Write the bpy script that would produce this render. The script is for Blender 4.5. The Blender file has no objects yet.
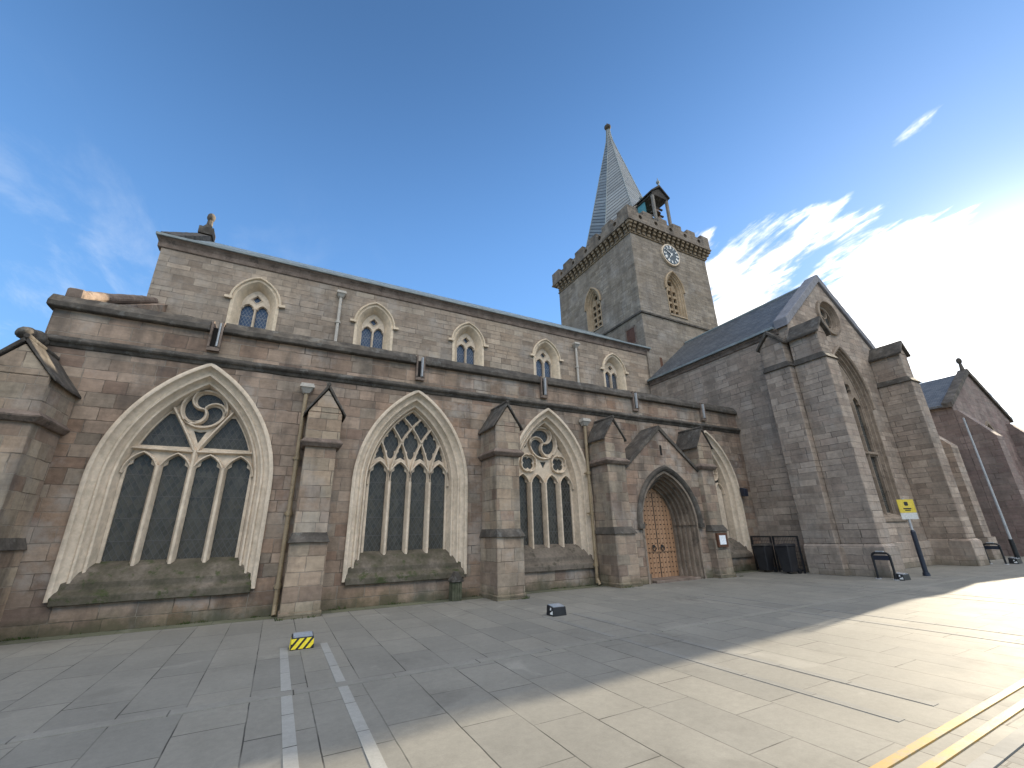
import bpy, bmesh, math, random
from math import sin, cos, pi, sqrt, radians, atan2, acos, exp
from mathutils import Vector, Matrix, noise
from mathutils.geometry import tessellate_polygon

random.seed(7)
S = bpy.context.scene
COL = S.collection

# ------------------------------------------------------------------ camera
F, YAW, PITCH, ROLL = 422.126, radians(28.0775), radians(19.4292), radians(-1.339)
cd = bpy.data.cameras.new('camera')
cam = bpy.data.objects.new('camera', cd)
COL.objects.link(cam)
cd.sensor_width = 36.0
cd.lens = F / 1024 * 36.0
cd.clip_start, cd.clip_end = 0.05, 3000
fw = Vector((sin(YAW) * cos(PITCH), cos(YAW) * cos(PITCH), sin(PITCH)))
rt = Vector((cos(YAW), -sin(YAW), 0))
up = rt.cross(fw)
c_, s_ = cos(ROLL), sin(ROLL)
r2, u2 = rt * c_ + up * s_, up * c_ - rt * s_
m = Matrix((r2, u2, -fw)).transposed().to_4x4()
m.translation = (0, 0, 1.6)
cam.matrix_world = m
S.camera = cam

# ------------------------------------------------------------------ sun, sky, exposure
SUN_AZ, SUN_EL = radians(6.8), radians(17.3)      # azimuth counted from +X towards +Y
SUN_STRENGTH = 4.8
SKY_STRENGTH = 0.11
S.view_settings.view_transform = 'Standard'
S.view_settings.look = 'None'
S.view_settings.gamma = 1
S.view_settings.use_curve_mapping = False
S.view_settings.exposure = 1.42
sdir = Vector((cos(SUN_AZ) * cos(SUN_EL), sin(SUN_AZ) * cos(SUN_EL), sin(SUN_EL)))
ld = bpy.data.lights.new('sun', 'SUN')
ld.energy, ld.angle, ld.color = SUN_STRENGTH, radians(0.5), (1.0, 0.87, 0.66)
sun = bpy.data.objects.new('sun', ld)
COL.objects.link(sun)
sun.rotation_euler = sdir.to_track_quat('Z', 'Y').to_euler()
sun.location = (0, 0, 40)


class NT:
    """tiny node helper"""
    def __init__(self, tree):
        self.t = tree
        tree.nodes.clear()

    def n(self, kind, ins=None, **props):
        nd = self.t.nodes.new(kind)
        for k, v in props.items():
            setattr(nd, k, v)
        for k, v in (ins or {}).items():
            self.set(nd, k, v)
        return nd

    def set(self, nd, k, v):
        sock = nd.inputs[k]
        if hasattr(v, 'is_output'):
            self.t.links.new(v, sock)
        elif isinstance(v, bpy.types.Node):
            self.t.links.new(v.outputs[0], sock)
        else:
            if sock.type == 'RGBA' and not isinstance(v, (int, float)) and len(v) == 3:
                v = (*v, 1)
            sock.default_value = v

    def math(self, op, a, b=None, c=None, clamp=False):
        nd = self.n('ShaderNodeMath', operation=op, use_clamp=clamp)
        for i, v in enumerate((a, b, c)):
            if v is not None:
                self.set(nd, i, v)
        return nd.outputs[0]

    def vmath(self, op, a, b=None, out=0):
        nd = self.n('ShaderNodeVectorMath', operation=op)
        self.set(nd, 0, a)
        if b is not None:
            self.set(nd, 1, b)
        return nd.outputs[out]

    def mix(self, f, a, b, mode='MIX'):
        nd = self.n('ShaderNodeMix', data_type='RGBA', blend_type=mode)
        self.set(nd, 0, f)
        self.set(nd, 6, a)
        self.set(nd, 7, b)
        return nd.outputs[2]

    def ramp(self, f, stops, interp='LINEAR'):
        nd = self.n('ShaderNodeValToRGB')
        cr = nd.color_ramp
        cr.interpolation = interp
        while len(cr.elements) < len(stops):
            cr.elements.new(0.5)
        for el, (p, c) in zip(cr.elements, stops):
            el.position = p
            if isinstance(c, (int, float)):
                c = (c, c, c)
            el.color = (*c[:3], 1)
        self.set(nd, 0, f)
        return nd.outputs[0]

    def noise(self, vec, scale, detail=4, rough=0.55, dim='3D', w=None, dist=0.0):
        nd = self.n('ShaderNodeTexNoise', noise_dimensions=dim)
        if vec is not None:
            self.set(nd, 'Vector', vec)
        if w is not None:
            self.set(nd, 'W', w)
        nd.inputs['Scale'].default_value = scale
        nd.inputs['Detail'].default_value = detail
        nd.inputs['Roughness'].default_value = rough
        nd.inputs['Distortion'].default_value = dist
        return nd.outputs[0]

    def comb(self, x, y, z=0.0):
        nd = self.n('ShaderNodeCombineXYZ')
        for i, v in enumerate((x, y, z)):
            self.set(nd, i, v)
        return nd.outputs[0]

    def sep(self, v):
        nd = self.n('ShaderNodeSeparateXYZ')
        self.set(nd, 0, v)
        return nd.outputs


def smooth(N, x, a, b):
    nd = N.n('ShaderNodeMapRange', interpolation_type='SMOOTHSTEP', clamp=True)
    N.set(nd, 0, x)
    nd.inputs[1].default_value, nd.inputs[2].default_value = a, b
    nd.inputs[3].default_value, nd.inputs[4].default_value = 0, 1
    return nd.outputs[0]


W = bpy.data.worlds.new('World')
S.world = W
W.use_nodes = True
N = NT(W.node_tree)
sky = N.n('ShaderNodeTexSky', sky_type='NISHITA', sun_disc=False, sun_elevation=SUN_EL,
          sun_rotation=pi / 2 - SUN_AZ, altitude=20, air_density=1.0, dust_density=0.15, ozone_density=3.5)
tc = N.n('ShaderNodeTexCoord')
D = tc.outputs['Generated']
dx, dy, dz = N.sep(D)
# cloud sheet: directions projected on a flat layer overhead
inv = N.math('DIVIDE', 1.0, N.math('ADD', N.math('MAXIMUM', dz, 0.0), 0.12))
cu, cv = N.math('MULTIPLY', dx, inv), N.math('MULTIPLY', dy, inv)
ca, sa = cos(radians(-98)), sin(radians(-98))
ru = N.math('ADD', N.math('MULTIPLY', cu, ca), N.math('MULTIPLY', cv, sa))
rv = N.math('SUBTRACT', N.math('MULTIPLY', cv, ca), N.math('MULTIPLY', cu, sa))
P = N.comb(N.math('MULTIPLY', ru, 1.05), N.math('MULTIPLY', rv, 2.0), 3.3)
P3 = N.comb(N.math('MULTIPLY', ru, 1.3), N.math('MULTIPLY', rv, 4.5), 1.1)
cn3 = N.noise(P3, 3.2, 7, 0.6, dist=0.5)
cn = N.noise(P, 2.3, 9, 0.58, dist=0.35)
cn2 = N.noise(P, 7.5, 6, 0.6)
az = N.math('ARCTAN2', dy, dx)
el = N.math('ARCSINE', dz)
# cloud bank in the east: lies under a line that drops towards the sun side
top = N.math('SUBTRACT', radians(35.5), N.math('MULTIPLY', radians(11.5), N.math('POWER', 2.71828, N.math('DIVIDE', N.math('SUBTRACT', radians(6), az), radians(7)))))
above = N.math('SUBTRACT', el, top)
bank = N.math('SUBTRACT', 1.0, smooth(N, above, radians(-5), radians(3.5)))
east = N.math('SUBTRACT', 1.0, smooth(N, N.math('ABSOLUTE', N.math('SUBTRACT', az, radians(8))), radians(27), radians(40)))
bank = N.math('MULTIPLY', bank, east)
cdot = N.vmath('DOT_PRODUCT', D, tuple(sdir), out=1)
cdot = N.math('MAXIMUM', cdot, 0.0)
near = N.math('POWER', cdot, 10.0)
dens = N.math('ADD', N.math('ADD', N.math('MULTIPLY', cn, 0.42), N.math('ADD', N.math('MULTIPLY', cn2, 0.22), N.math('MULTIPLY', cn3, 0.36))),
              N.math('SUBTRACT', N.math('MULTIPLY', bank, N.math('ADD', 0.168, N.math('MULTIPLY', near, 0.08))), 0.20))
# stray puffs
for paz, pel, prad in ((10.1, 34.7, 4.5), (33.0, 34.3, 2.4), (56.7, 28.3, 2.2), (59.0, 27.5, 1.6), (31.5, 29.5, 3.0)):
    pd = (cos(radians(paz)) * cos(radians(pel)), sin(radians(paz)) * cos(radians(pel)), sin(radians(pel)))
    q = N.vmath('DOT_PRODUCT', D, pd, out=1)
    q = N.math('ARCCOSINE', N.math('MINIMUM', q, 1.0))
    q = N.math('SUBTRACT', 1.0, smooth(N, q, radians(prad * 0.2), radians(prad)))
    dens = N.math('ADD', dens, N.math('MULTIPLY', q, 0.125))
# unseen bright cloud added high in the south, behind the camera, to brighten the walls
south = N.math('MULTIPLY', smooth(N, N.math('MULTIPLY', dy, -1.0), 0.02, 0.22), N.math('MULTIPLY', smooth(N, el, radians(28), radians(36)), N.math('SUBTRACT', 1.0, smooth(N, el, radians(56), radians(66)))))
dens = N.math('ADD', dens, N.math('MULTIPLY', south, 0.40))
cl = smooth(N, dens, 0.45, 0.585)
cb = N.math('ADD', 4.2, N.math('MULTIPLY', near, 4.0))
cb = N.math('ADD', cb, N.math('MULTIPLY', south, 11.5))
shade = N.math('ADD', 0.62, N.math('MULTIPLY', smooth(N, N.math('ADD', N.math('MULTIPLY', cn2, 0.4), N.math('MULTIPLY', cn3, 0.6)), 0.36, 0.60), 0.50))
cb = N.math('MULTIPLY', cb, shade)
ccol = N.mix(1.0, (1.0, 0.975, 0.945, 1), N.comb(cb, cb, cb), 'MULTIPLY')
# thin cirrus in the west
P2 = N.comb(N.math('MULTIPLY', ru, 0.9), N.math('MULTIPLY', rv, 1.7), 7.7)
ci = N.noise(P2, 2.0, 7, 0.62, dist=0.6)
low = N.math('SUBTRACT', 1.0, smooth(N, el, radians(14), radians(44)))
west = smooth(N, az, radians(70), radians(115))
ci = N.math('MULTIPLY', N.math('MULTIPLY', smooth(N, ci, 0.46, 0.72), low), N.math('MULTIPLY', west, 0.38))
sr, sg_, sb = N.sep(sky.outputs[0])
lum = N.math('MAXIMUM', N.math('MAXIMUM', sr, sg_), sb)
kf = N.math('DIVIDE', 1.0, N.math('SQRT', N.math('ADD', 1.0, N.math('POWER', N.math('DIVIDE', lum, 3.0), 2.0))))
skc = N.vmath('MULTIPLY', sky.outputs[0], N.comb(kf, kf, kf))
hs = N.n('ShaderNodeHueSaturation', {'Color': skc, 'Saturation': 1.08, 'Value': 1.52})
dk = N.math('SUBTRACT', 1.02, N.math('MULTIPLY', smooth(N, el, radians(22), radians(66)), 0.42))
skd = N.vmath('MULTIPLY', hs.outputs[0], N.comb(dk, dk, dk))
base = N.mix(ci, skd, (3.6, 3.8, 4.0, 1))
# aureole of the sun, whose disc is behind the roofs to the right
g1 = N.math('MULTIPLY', N.math('POWER', cdot, 140.0), 6.0)
g2 = N.math('MULTIPLY', N.math('POWER', cdot, 14.0), 0.4)
g = N.math('ADD', g1, g2)
col = N.mix(cl, base, ccol)
col = N.mix(1.0, col, N.mix(1.0, (1.0, 0.95, 0.86, 1), N.comb(g, g, g), 'MULTIPLY'), 'ADD')
bg = N.n('ShaderNodeBackground', {'Color': col, 'Strength': SKY_STRENGTH})
out = N.n('ShaderNodeOutputWorld', {'Surface': bg})


# ------------------------------------------------------------------ materials
MATS = {}


def newmat(name):
    mt = bpy.data.materials.new(name)
    mt.use_nodes = True
    MATS[name] = mt
    return mt, NT(mt.node_tree)


def finish(N, col, rough=0.85, height=None, bump=0.3, dist=0.02, spec=0.3, metal=0.0, normal=None):
    ins = {'Base Color': col, 'Roughness': rough, 'Metallic': metal, 'Specular IOR Level': spec}
    if height is not None:
        b = N.n('ShaderNodeBump', {'Height': height, 'Strength': bump, 'Distance': dist})
        ins['Normal'] = b.outputs[0]
    p = N.n('ShaderNodeBsdfPrincipled', ins)
    N.n('ShaderNodeOutputMaterial', {'Surface': p.outputs[0]})
    return p


def ashlar(name, cols, row=0.27, bw=0.52, mortar=(0.25, 0.215, 0.175), soot=0.5, sootcol=(0.055, 0.048, 0.043),
           pale=0.25, green=0.0, seed=0.0, mort=0.009, contrast=0.32):
    mt, N = newmat(name)
    uv = N.n('ShaderNodeUVMap').outputs[0]
    pos = N.n('ShaderNodeNewGeometry').outputs[0]
    u, v, _ = N.sep(uv)
    v1 = N.math('ADD', v, N.math('MULTIPLY', N.math('SUBTRACT', N.noise(None, 1.15, 1, 0.5, '1D', w=N.math('ADD', v, seed)), 0.5), 0.32))
    wob = N.math('MULTIPLY', N.math('SUBTRACT', N.noise(uv, 5.0, 3), 0.5), 0.035)
    v2 = N.math('ADD', v1, wob)
    rid = N.math('FLOOR', N.math('DIVIDE', v2, row))
    wn = N.n('ShaderNodeTexWhiteNoise', noise_dimensions='1D')
    N.set(wn, 'W', N.math('ADD', rid, seed))
    rr = wn.outputs[0]
    wob2 = N.math('MULTIPLY', N.math('SUBTRACT', N.noise(uv, 6.3, 3), 0.5), 0.03)
    u1 = N.math('MULTIPLY', N.math('ADD', N.math('ADD', u, N.math('MULTIPLY', rr, 7.0)), wob2), N.math('ADD', 0.72, N.math('MULTIPLY', rr, 0.62)))
    u1 = N.math('ADD', u1, N.math('MULTIPLY', N.math('SUBTRACT', N.noise(None, 0.9, 1, 0.5, '2D') if False else N.noise(N.comb(u, rid), 0.9, 1), 0.5), 0.35))
    br = N.n('ShaderNodeTexBrick', {'Vector': N.comb(u1, v2, 0), 'Scale': 1.0, 'Mortar Size': mort, 'Mortar Smooth': 0.35,
                                    'Bias': 0.0, 'Brick Width': bw, 'Row Height': row, 'Color1': (0, 0, 0), 'Color2': (1, 1, 1), 'Mortar': (0.5, 0.5, 0.5)},
             offset=0.0, squash=1.0)
    k = len(cols)
    bc = N.ramp(br.outputs[0], [(i / (k - 1), c) for i, c in enumerate(cols)])
    rb = N.math('FRACT', N.math('MULTIPLY', br.outputs[0], 37.7))
    rb = N.math('ADD', 1.0 - contrast / 2, N.math('MULTIPLY', rb, contrast))
    bc = N.mix(1.0, bc, N.comb(rb, rb, rb), 'MULTIPLY')
    # mottling inside the stones, bedding streaks
    fine = N.noise(pos, 9.0, 6, 0.65)
    bed = N.noise(N.vmath('MULTIPLY', pos, (1.2, 1.2, 14.0)), 1.0, 4, 0.6)
    mott = N.math('ADD', 0.35, N.math('ADD', N.math('MULTIPLY', fine, 0.8), N.math('MULTIPLY', bed, 0.5)))
    bc = N.mix(1.0, bc, N.comb(mott, mott, mott), 'MULTIPLY')
    drift = smooth(N, N.noise(N.vmath('ADD', pos, (seed, 4.0, 2.0)), 0.22, 3, 0.5), 0.42, 0.60)
    bc = N.mix(N.math('MULTIPLY', drift, 0.28), bc, N.mix(1.0, (0.235, 0.205, 0.18, 1), N.comb(mott, mott, mott), 'MULTIPLY'))
    big = N.noise(pos, 0.8, 7, 0.68)
    bc = N.mix(N.math('MULTIPLY', smooth(N, big, 0.50, 0.66), pale * 1.3), bc, (0.36, 0.33, 0.295, 1))
    # soot and water streaks
    st = N.noise(N.vmath('MULTIPLY', pos, (1.6, 1.6, 0.22)), 1.0, 5, 0.62)
    st2 = N.noise(pos, 1.7, 5, 0.65)
    sm = N.math('MULTIPLY', smooth(N, N.math('ADD', N.math('MULTIPLY', st, 0.6), N.math('MULTIPLY', st2, 0.4)), 0.44, 0.64), soot)
    bc = N.mix(sm, bc, sootcol)
    # mortar, partly lost
    mf = N.math('MULTIPLY', br.outputs[1], N.math('ADD', 0.1, N.math('MULTIPLY', N.noise(pos, 1.6, 4), 1.2)), clamp=True)
    gap = smooth(N, N.noise(N.vmath('ADD', pos, (7, 7, 7)), 1.3, 4), 0.48, 0.58)
    mortar = N.mix(gap, (*mortar, 1), (0.07, 0.058, 0.048, 1))
    bc = N.mix(mf, bc, mortar)
    if green > 0:
        z = N.sep(pos)[2]
        gm = N.math('MULTIPLY', N.math('SUBTRACT', 1.0, smooth(N, N.math('ADD', z, N.math('MULTIPLY', N.noise(pos, 1.4, 5, 0.7), 0.9)), 0.42, 0.85)), green)
        bc = N.mix(gm, bc, (0.05, 0.055, 0.028, 1))
    h = N.math('ADD', N.math('MULTIPLY', br.outputs[1], -1.0), N.math('ADD', N.math('MULTIPLY', fine, 0.55), N.math('MULTIPLY', N.math('SUBTRACT', br.outputs[0], 0.5), 0.35)))
    finish(N, bc, 0.9, h, 0.8, 0.022, 0.2)
    return mt


ashlar('aisle_stone', [(0.18, 0.114, 0.081), (0.276, 0.184, 0.126), (0.236, 0.169, 0.12), (0.325, 0.229, 0.164), (0.264, 0.211, 0.158), (0.372, 0.264, 0.193)],
       row=0.27, bw=0.5, soot=0.6, pale=0.45, green=0.75, contrast=0.42)
ashlar('buttress_stone', [(0.226, 0.154, 0.11), (0.279, 0.202, 0.143), (0.347, 0.258, 0.18), (0.268, 0.217, 0.157), (0.388, 0.311, 0.223)],
       row=0.31, bw=0.46, soot=0.55, pale=0.3, green=0.6, seed=3.0)
ashlar('clerestory_stone', [(0.232, 0.176, 0.128), (0.302, 0.233, 0.171), (0.275, 0.22, 0.167), (0.359, 0.284, 0.214), (0.32, 0.264, 0.202)],
       row=0.24, bw=0.62, soot=0.3, pale=0.35, seed=5.0)
ashlar('tower_stone', [(0.179, 0.147, 0.114), (0.228, 0.189, 0.146), (0.213, 0.18, 0.142), (0.266, 0.223, 0.173), (0.246, 0.208, 0.168)],
       row=0.22, bw=0.56, soot=0.35, pale=0.3, seed=9.0, contrast=0.28)
ashlar('battlement_stone', [(0.146, 0.119, 0.092), (0.191, 0.156, 0.121), (0.175, 0.143, 0.113), (0.226, 0.185, 0.144)], row=0.3, bw=0.6, soot=0.75, pale=0.2, seed=21.0)
ashlar('transept_stone', [(0.242, 0.191, 0.151), (0.308, 0.239, 0.19), (0.287, 0.232, 0.185), (0.359, 0.288, 0.229), (0.33, 0.268, 0.217)],
       row=0.23, bw=0.62, soot=0.35, pale=0.25, green=0.4, seed=13.0)
ashlar('red_stone', [(0.162, 0.113, 0.103), (0.207, 0.147, 0.132), (0.189, 0.142, 0.127), (0.234, 0.176, 0.157)],
       row=0.28, bw=0.6, soot=0.35, pale=0.1, seed=17.0)


def rough_stone(name, cols, scale=3.0, rough=0.9, bump=0.4, lichen=None, lich=0.3, spec=0.2):
    mt, N = newmat(name)
    pos = N.n('ShaderNodeNewGeometry').outputs[0]
    a = N.noise(pos, scale, 7, 0.65)
    b = N.noise(pos, scale * 7, 5, 0.6)
    k = len(cols)
    c = N.ramp(a, [(0.28 + 0.44 * i / (k - 1), x) for i, x in enumerate(cols)])
    f = N.math('ADD', 0.6, N.math('MULTIPLY', b, 0.8))
    c = N.mix(1.0, c, N.comb(f, f, f), 'MULTIPLY')
    if lichen:
        l = smooth(N, N.noise(N.vmath('ADD', pos, (5, 3, 1)), scale * 1.6, 8, 0.75), 0.54, 0.63)
        c = N.mix(N.math('MULTIPLY', l, lich), c, lichen)
    finish(N, c, rough, N.math('ADD', a, N.math('MULTIPLY', b, 0.5)), bump, 0.015, spec)
    return mt


rough_stone('dark_stone', [(0.035, 0.030, 0.026), (0.075, 0.066, 0.056), (0.14, 0.12, 0.10)], 2.2, lichen=(0.168, 0.165, 0.152), lich=0.45)
rough_stone('trim_stone', [(0.10, 0.075, 0.06), (0.17, 0.13, 0.105), (0.24, 0.19, 0.155)], 2.5, lichen=(0.05, 0.045, 0.04), lich=0.6)
rough_stone('corbel_stone', [(0.11, 0.085, 0.057), (0.20, 0.155, 0.105), (0.28, 0.22, 0.15)], 3.5, lichen=(0.06, 0.05, 0.04), lich=0.6)
rough_stone('cream_stone', [(0.46, 0.378, 0.285), (0.585, 0.485, 0.375), (0.63, 0.53, 0.415)], 1.3, bump=0.15, lichen=(0.36, 0.31, 0.235), lich=0.35)
rough_stone('painted_stone', [(0.52, 0.42, 0.30), (0.60, 0.49, 0.36), (0.62, 0.51, 0.385)], 1.0, bump=0.1, lichen=(0.44, 0.35, 0.26), lich=0.4)
rough_stone('buff_stone', [(0.24, 0.175, 0.115), (0.33, 0.25, 0.165), (0.40, 0.31, 0.215)], 2.0, bump=0.2)
rough_stone('mossy_stone', [(0.05, 0.048, 0.03), (0.10, 0.086, 0.064), (0.18, 0.15, 0.122)], 2.2, lichen=(0.042, 0.055, 0.018), lich=0.8)
rough_stone('sill_stone', [(0.09, 0.075, 0.06), (0.15, 0.125, 0.10), (0.19, 0.16, 0.13)], 2.0, lichen=(0.045, 0.043, 0.03), lich=0.7)
rough_stone('portal_stone', [(0.15, 0.115, 0.088), (0.22, 0.175, 0.135), (0.30, 0.24, 0.19)], 2.2, lichen=(0.06, 0.05, 0.042), lich=0.6)
rough_stone('skew_stone', [(0.14, 0.14, 0.15), (0.19, 0.19, 0.205), (0.23, 0.23, 0.245)], 1.2)
rough_stone('lead', [(0.13, 0.155, 0.16), (0.19, 0.22, 0.225), (0.25, 0.29, 0.295)], 1.5, rough=0.6, bump=0.15, spec=0.4)
rough_stone('verdigris', [(0.06, 0.17, 0.20), (0.08, 0.24, 0.29), (0.12, 0.30, 0.34)], 2.0, rough=0.6)
rough_stone('pipe_paint', [(0.22, 0.165, 0.10), (0.27, 0.205, 0.125), (0.30, 0.235, 0.15)], 3.0, rough=0.5, bump=0.1, lichen=(0.10, 0.06, 0.035), lich=0.5, spec=0.4)
rough_stone('pale_pipe_paint', [(0.36, 0.33, 0.29), (0.42, 0.385, 0.335), (0.45, 0.42, 0.37)], 3.0, rough=0.6, bump=0.1)
rough_stone('dark_timber', [(0.03, 0.027, 0.024), (0.05, 0.045, 0.04), (0.08, 0.07, 0.06)], 4.0)
rough_stone('grey_timber', [(0.13, 0.12, 0.105), (0.19, 0.175, 0.155), (0.24, 0.22, 0.20)], 4.0)
rough_stone('bronze', [(0.05, 0.03, 0.02), (0.085, 0.05, 0.032), (0.11, 0.07, 0.045)], 3.0, rough=0.5, spec=0.5)
rough_stone('black_metal', [(0.008, 0.008, 0.009), (0.014, 0.014, 0.016), (0.022, 0.022, 0.024)], 5.0, rough=0.5, bump=0.1, spec=0.4)
rough_stone('navy_metal', [(0.010, 0.013, 0.022), (0.016, 0.02, 0.034), (0.024, 0.028, 0.045)], 5.0, rough=0.45, bump=0.1, spec=0.45)
rough_stone('galvanised_metal', [(0.26, 0.27, 0.28), (0.34, 0.35, 0.36), (0.40, 0.41, 0.42)], 6.0, rough=0.45, bump=0.1, spec=0.5)
rough_stone('bin_plastic', [(0.016, 0.016, 0.018), (0.022, 0.022, 0.025), (0.03, 0.03, 0.032)], 3.0, rough=0.45, bump=0.08, spec=0.4)
rough_stone('white_paint', [(0.62, 0.62, 0.60), (0.72, 0.72, 0.70), (0.78, 0.78, 0.76)], 3.0, rough=0.6, bump=0.05)
rough_stone('yellow_paint', [(0.68, 0.52, 0.03), (0.76, 0.60, 0.04), (0.80, 0.65, 0.06)], 4.0, rough=0.55, bump=0.05)
rough_stone('sign_yellow', [(0.50, 0.38, 0.05), (0.56, 0.43, 0.06), (0.60, 0.46, 0.08)], 4.0, rough=0.55, bump=0.05)
rough_stone('sign_white', [(0.42, 0.42, 0.40), (0.48, 0.48, 0.46), (0.52, 0.52, 0.50)], 4.0, rough=0.55, bump=0.05)
rough_stone('paper', [(0.68, 0.72, 0.76), (0.74, 0.77, 0.80), (0.76, 0.79, 0.82)], 3.0, rough=0.4, bump=0.0, spec=0.4)
rough_stone('notice_timber', [(0.07, 0.032, 0.02), (0.10, 0.048, 0.03), (0.13, 0.062, 0.04)], 4.0, rough=0.5)
rough_stone('clock_blue', [(0.012, 0.03, 0.045), (0.018, 0.042, 0.06), (0.024, 0.055, 0.075)], 2.0, rough=0.4, bump=0.0)
rough_stone('algae_stone', [(0.045, 0.05, 0.03), (0.075, 0.078, 0.05), (0.11, 0.105, 0.075)], 6.0)
rough_stone('weed_green', [(0.03, 0.05, 0.015), (0.05, 0.075, 0.022), (0.08, 0.10, 0.035)], 8.0, rough=0.7)
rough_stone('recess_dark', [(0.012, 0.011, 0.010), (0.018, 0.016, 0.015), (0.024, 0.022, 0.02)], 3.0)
rough_stone('lamp_glass', [(0.22, 0.25, 0.28), (0.27, 0.30, 0.34), (0.30, 0.34, 0.38)], 3.0, rough=0.12, bump=0.0, spec=0.6)


def slates(name, c0, c1):
    mt, N = newmat(name)
    uv = N.n('ShaderNodeUVMap').outputs[0]
    pos = N.n('ShaderNodeNewGeometry').outputs[0]
    br = N.n('ShaderNodeTexBrick', {'Vector': uv, 'Scale': 1.0, 'Mortar Size': 0.008, 'Mortar Smooth': 0.2, 'Brick Width': 0.26, 'Row Height': 0.17,
                                    'Color1': c0, 'Color2': c1, 'Mortar': (0.02, 0.02, 0.022)}, offset=0.5)
    f = N.math('ADD', 0.6, N.math('MULTIPLY', N.noise(pos, 1.2, 6, 0.7), 0.8))
    c = N.mix(1.0, br.outputs[0], N.comb(f, f, f), 'MULTIPLY')
    _, v, _ = N.sep(uv)
    hh = N.math('MULTIPLY', N.math('FRACT', N.math('DIVIDE', v, 0.17)), -0.7)
    finish(N, c, 0.6, N.math('SUBTRACT', hh, br.outputs[1]), 0.5, 0.012, 0.35)


slates('slate', (0.06, 0.067, 0.075), (0.11, 0.118, 0.125))


def spire_mat():
    mt, N = newmat('spire_lead')
    uv = N.n('ShaderNodeUVMap').outputs[0]
    pos = N.n('ShaderNodeNewGeometry').outputs[0]
    u, v, _ = N.sep(uv)
    f = N.math('FRACT', N.math('MULTIPLY', v, 2.9))
    line = N.math('SUBTRACT', 1.0, smooth(N, f, 0.14, 0.34))
    idn = N.n('ShaderNodeTexWhiteNoise', noise_dimensions='1D')
    N.set(idn, 'W', N.math('FLOOR', N.math('MULTIPLY', v, 2.9)))
    t = N.math('ADD', 0.8, N.math('MULTIPLY', idn.outputs[0], 0.35))
    c = N.mix(1.0, (0.185, 0.208, 0.222, 1), N.comb(t, t, t), 'MULTIPLY')
    n = N.math('ADD', 0.7, N.math('MULTIPLY', N.noise(pos, 1.1, 6, 0.7), 0.6))
    c = N.mix(1.0, c, N.comb(n, n, n), 'MULTIPLY')
    c = N.mix(N.math('MULTIPLY', line, 0.95), c, (0.035, 0.04, 0.047, 1))
    finish(N, c, 0.55, N.math('ADD', f, N.math('MULTIPLY', line, -1.5)), 0.7, 0.03, 0.4)


spire_mat()


def glass(name, base, tint, rough=0.12, lat=0.115, spec=0.5):
    """leaded lights: small quarries, each set at a slightly different angle"""
    mt, N = newmat(name)
    uv = N.n('ShaderNodeUVMap').outputs[0]
    pos = N.n('ShaderNodeNewGeometry').outputs[0]
    u, v, _ = N.sep(uv)
    a = N.math('DIVIDE', N.math('ADD', u, N.math('MULTIPLY', v, 0.62)), lat)
    b = N.math('DIVIDE', N.math('SUBTRACT', u, N.math('MULTIPLY', v, 0.62)), lat)
    fa, fb = N.math('FRACT', a), N.math('FRACT', b)
    la = N.math('SUBTRACT', 0.5, N.math('ABSOLUTE', N.math('SUBTRACT', fa, 0.5)))
    lb = N.math('SUBTRACT', 0.5, N.math('ABSOLUTE', N.math('SUBTRACT', fb, 0.5)))
    lead = N.math('SUBTRACT', 1.0, smooth(N, N.math('MINIMUM', la, lb), 0.04, 0.10))
    bar = N.math('ABSOLUTE', N.math('SUBTRACT', N.math('FRACT', N.math('DIVIDE', v, 0.46)), 0.5))
    bar = N.math('SUBTRACT', 1.0, smooth(N, bar, 0.012, 0.03))
    wn = N.n('ShaderNodeTexWhiteNoise', noise_dimensions='2D')
    N.set(wn, 'Vector', N.comb(N.math('FLOOR', a), N.math('FLOOR', b)))
    rc = N.sep(wn.outputs[1])
    col = N.mix(wn.outputs[0], base, tint)
    big = N.noise(pos, 0.8, 4, 0.6)
    col = N.mix(smooth(N, big, 0.45, 0.7), col, N.mix(0.5, col, (0.045, 0.04, 0.028, 1)))
    lf = N.math('MAXIMUM', N.math('MULTIPLY', lead, 0.75), N.math('MULTIPLY', bar, 0.8))
    col = N.mix(lf, col, (0.07, 0.07, 0.068, 1))
    # tilt of each quarry
    h = N.math('ADD', N.math('MULTIPLY', N.math('SUBTRACT', fa, 0.5), N.math('SUBTRACT', rc[0], 0.5)),
               N.math('MULTIPLY', N.math('SUBTRACT', fb, 0.5), N.math('SUBTRACT', rc[1], 0.5)))
    h = N.math('ADD', h, N.math('MULTIPLY', lf, 0.5))
    h = N.math('ADD', h, N.math('MULTIPLY', N.noise(pos, 9, 2), 0.3))
    r = N.math('ADD', rough, N.math('MULTIPLY', lf, 0.4))
    finish(N, col, r, h, 0.35, 0.02, spec)


glass('leaded_glass', (0.036, 0.035, 0.031, 1), (0.07, 0.067, 0.058, 1), 0.22, spec=0.3)
glass('sky_tinted_leaded_glass', (0.022, 0.036, 0.066, 1), (0.034, 0.054, 0.095, 1), 0.10, spec=0.9)  # blue base colour paints in part of the reflected sky


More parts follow.
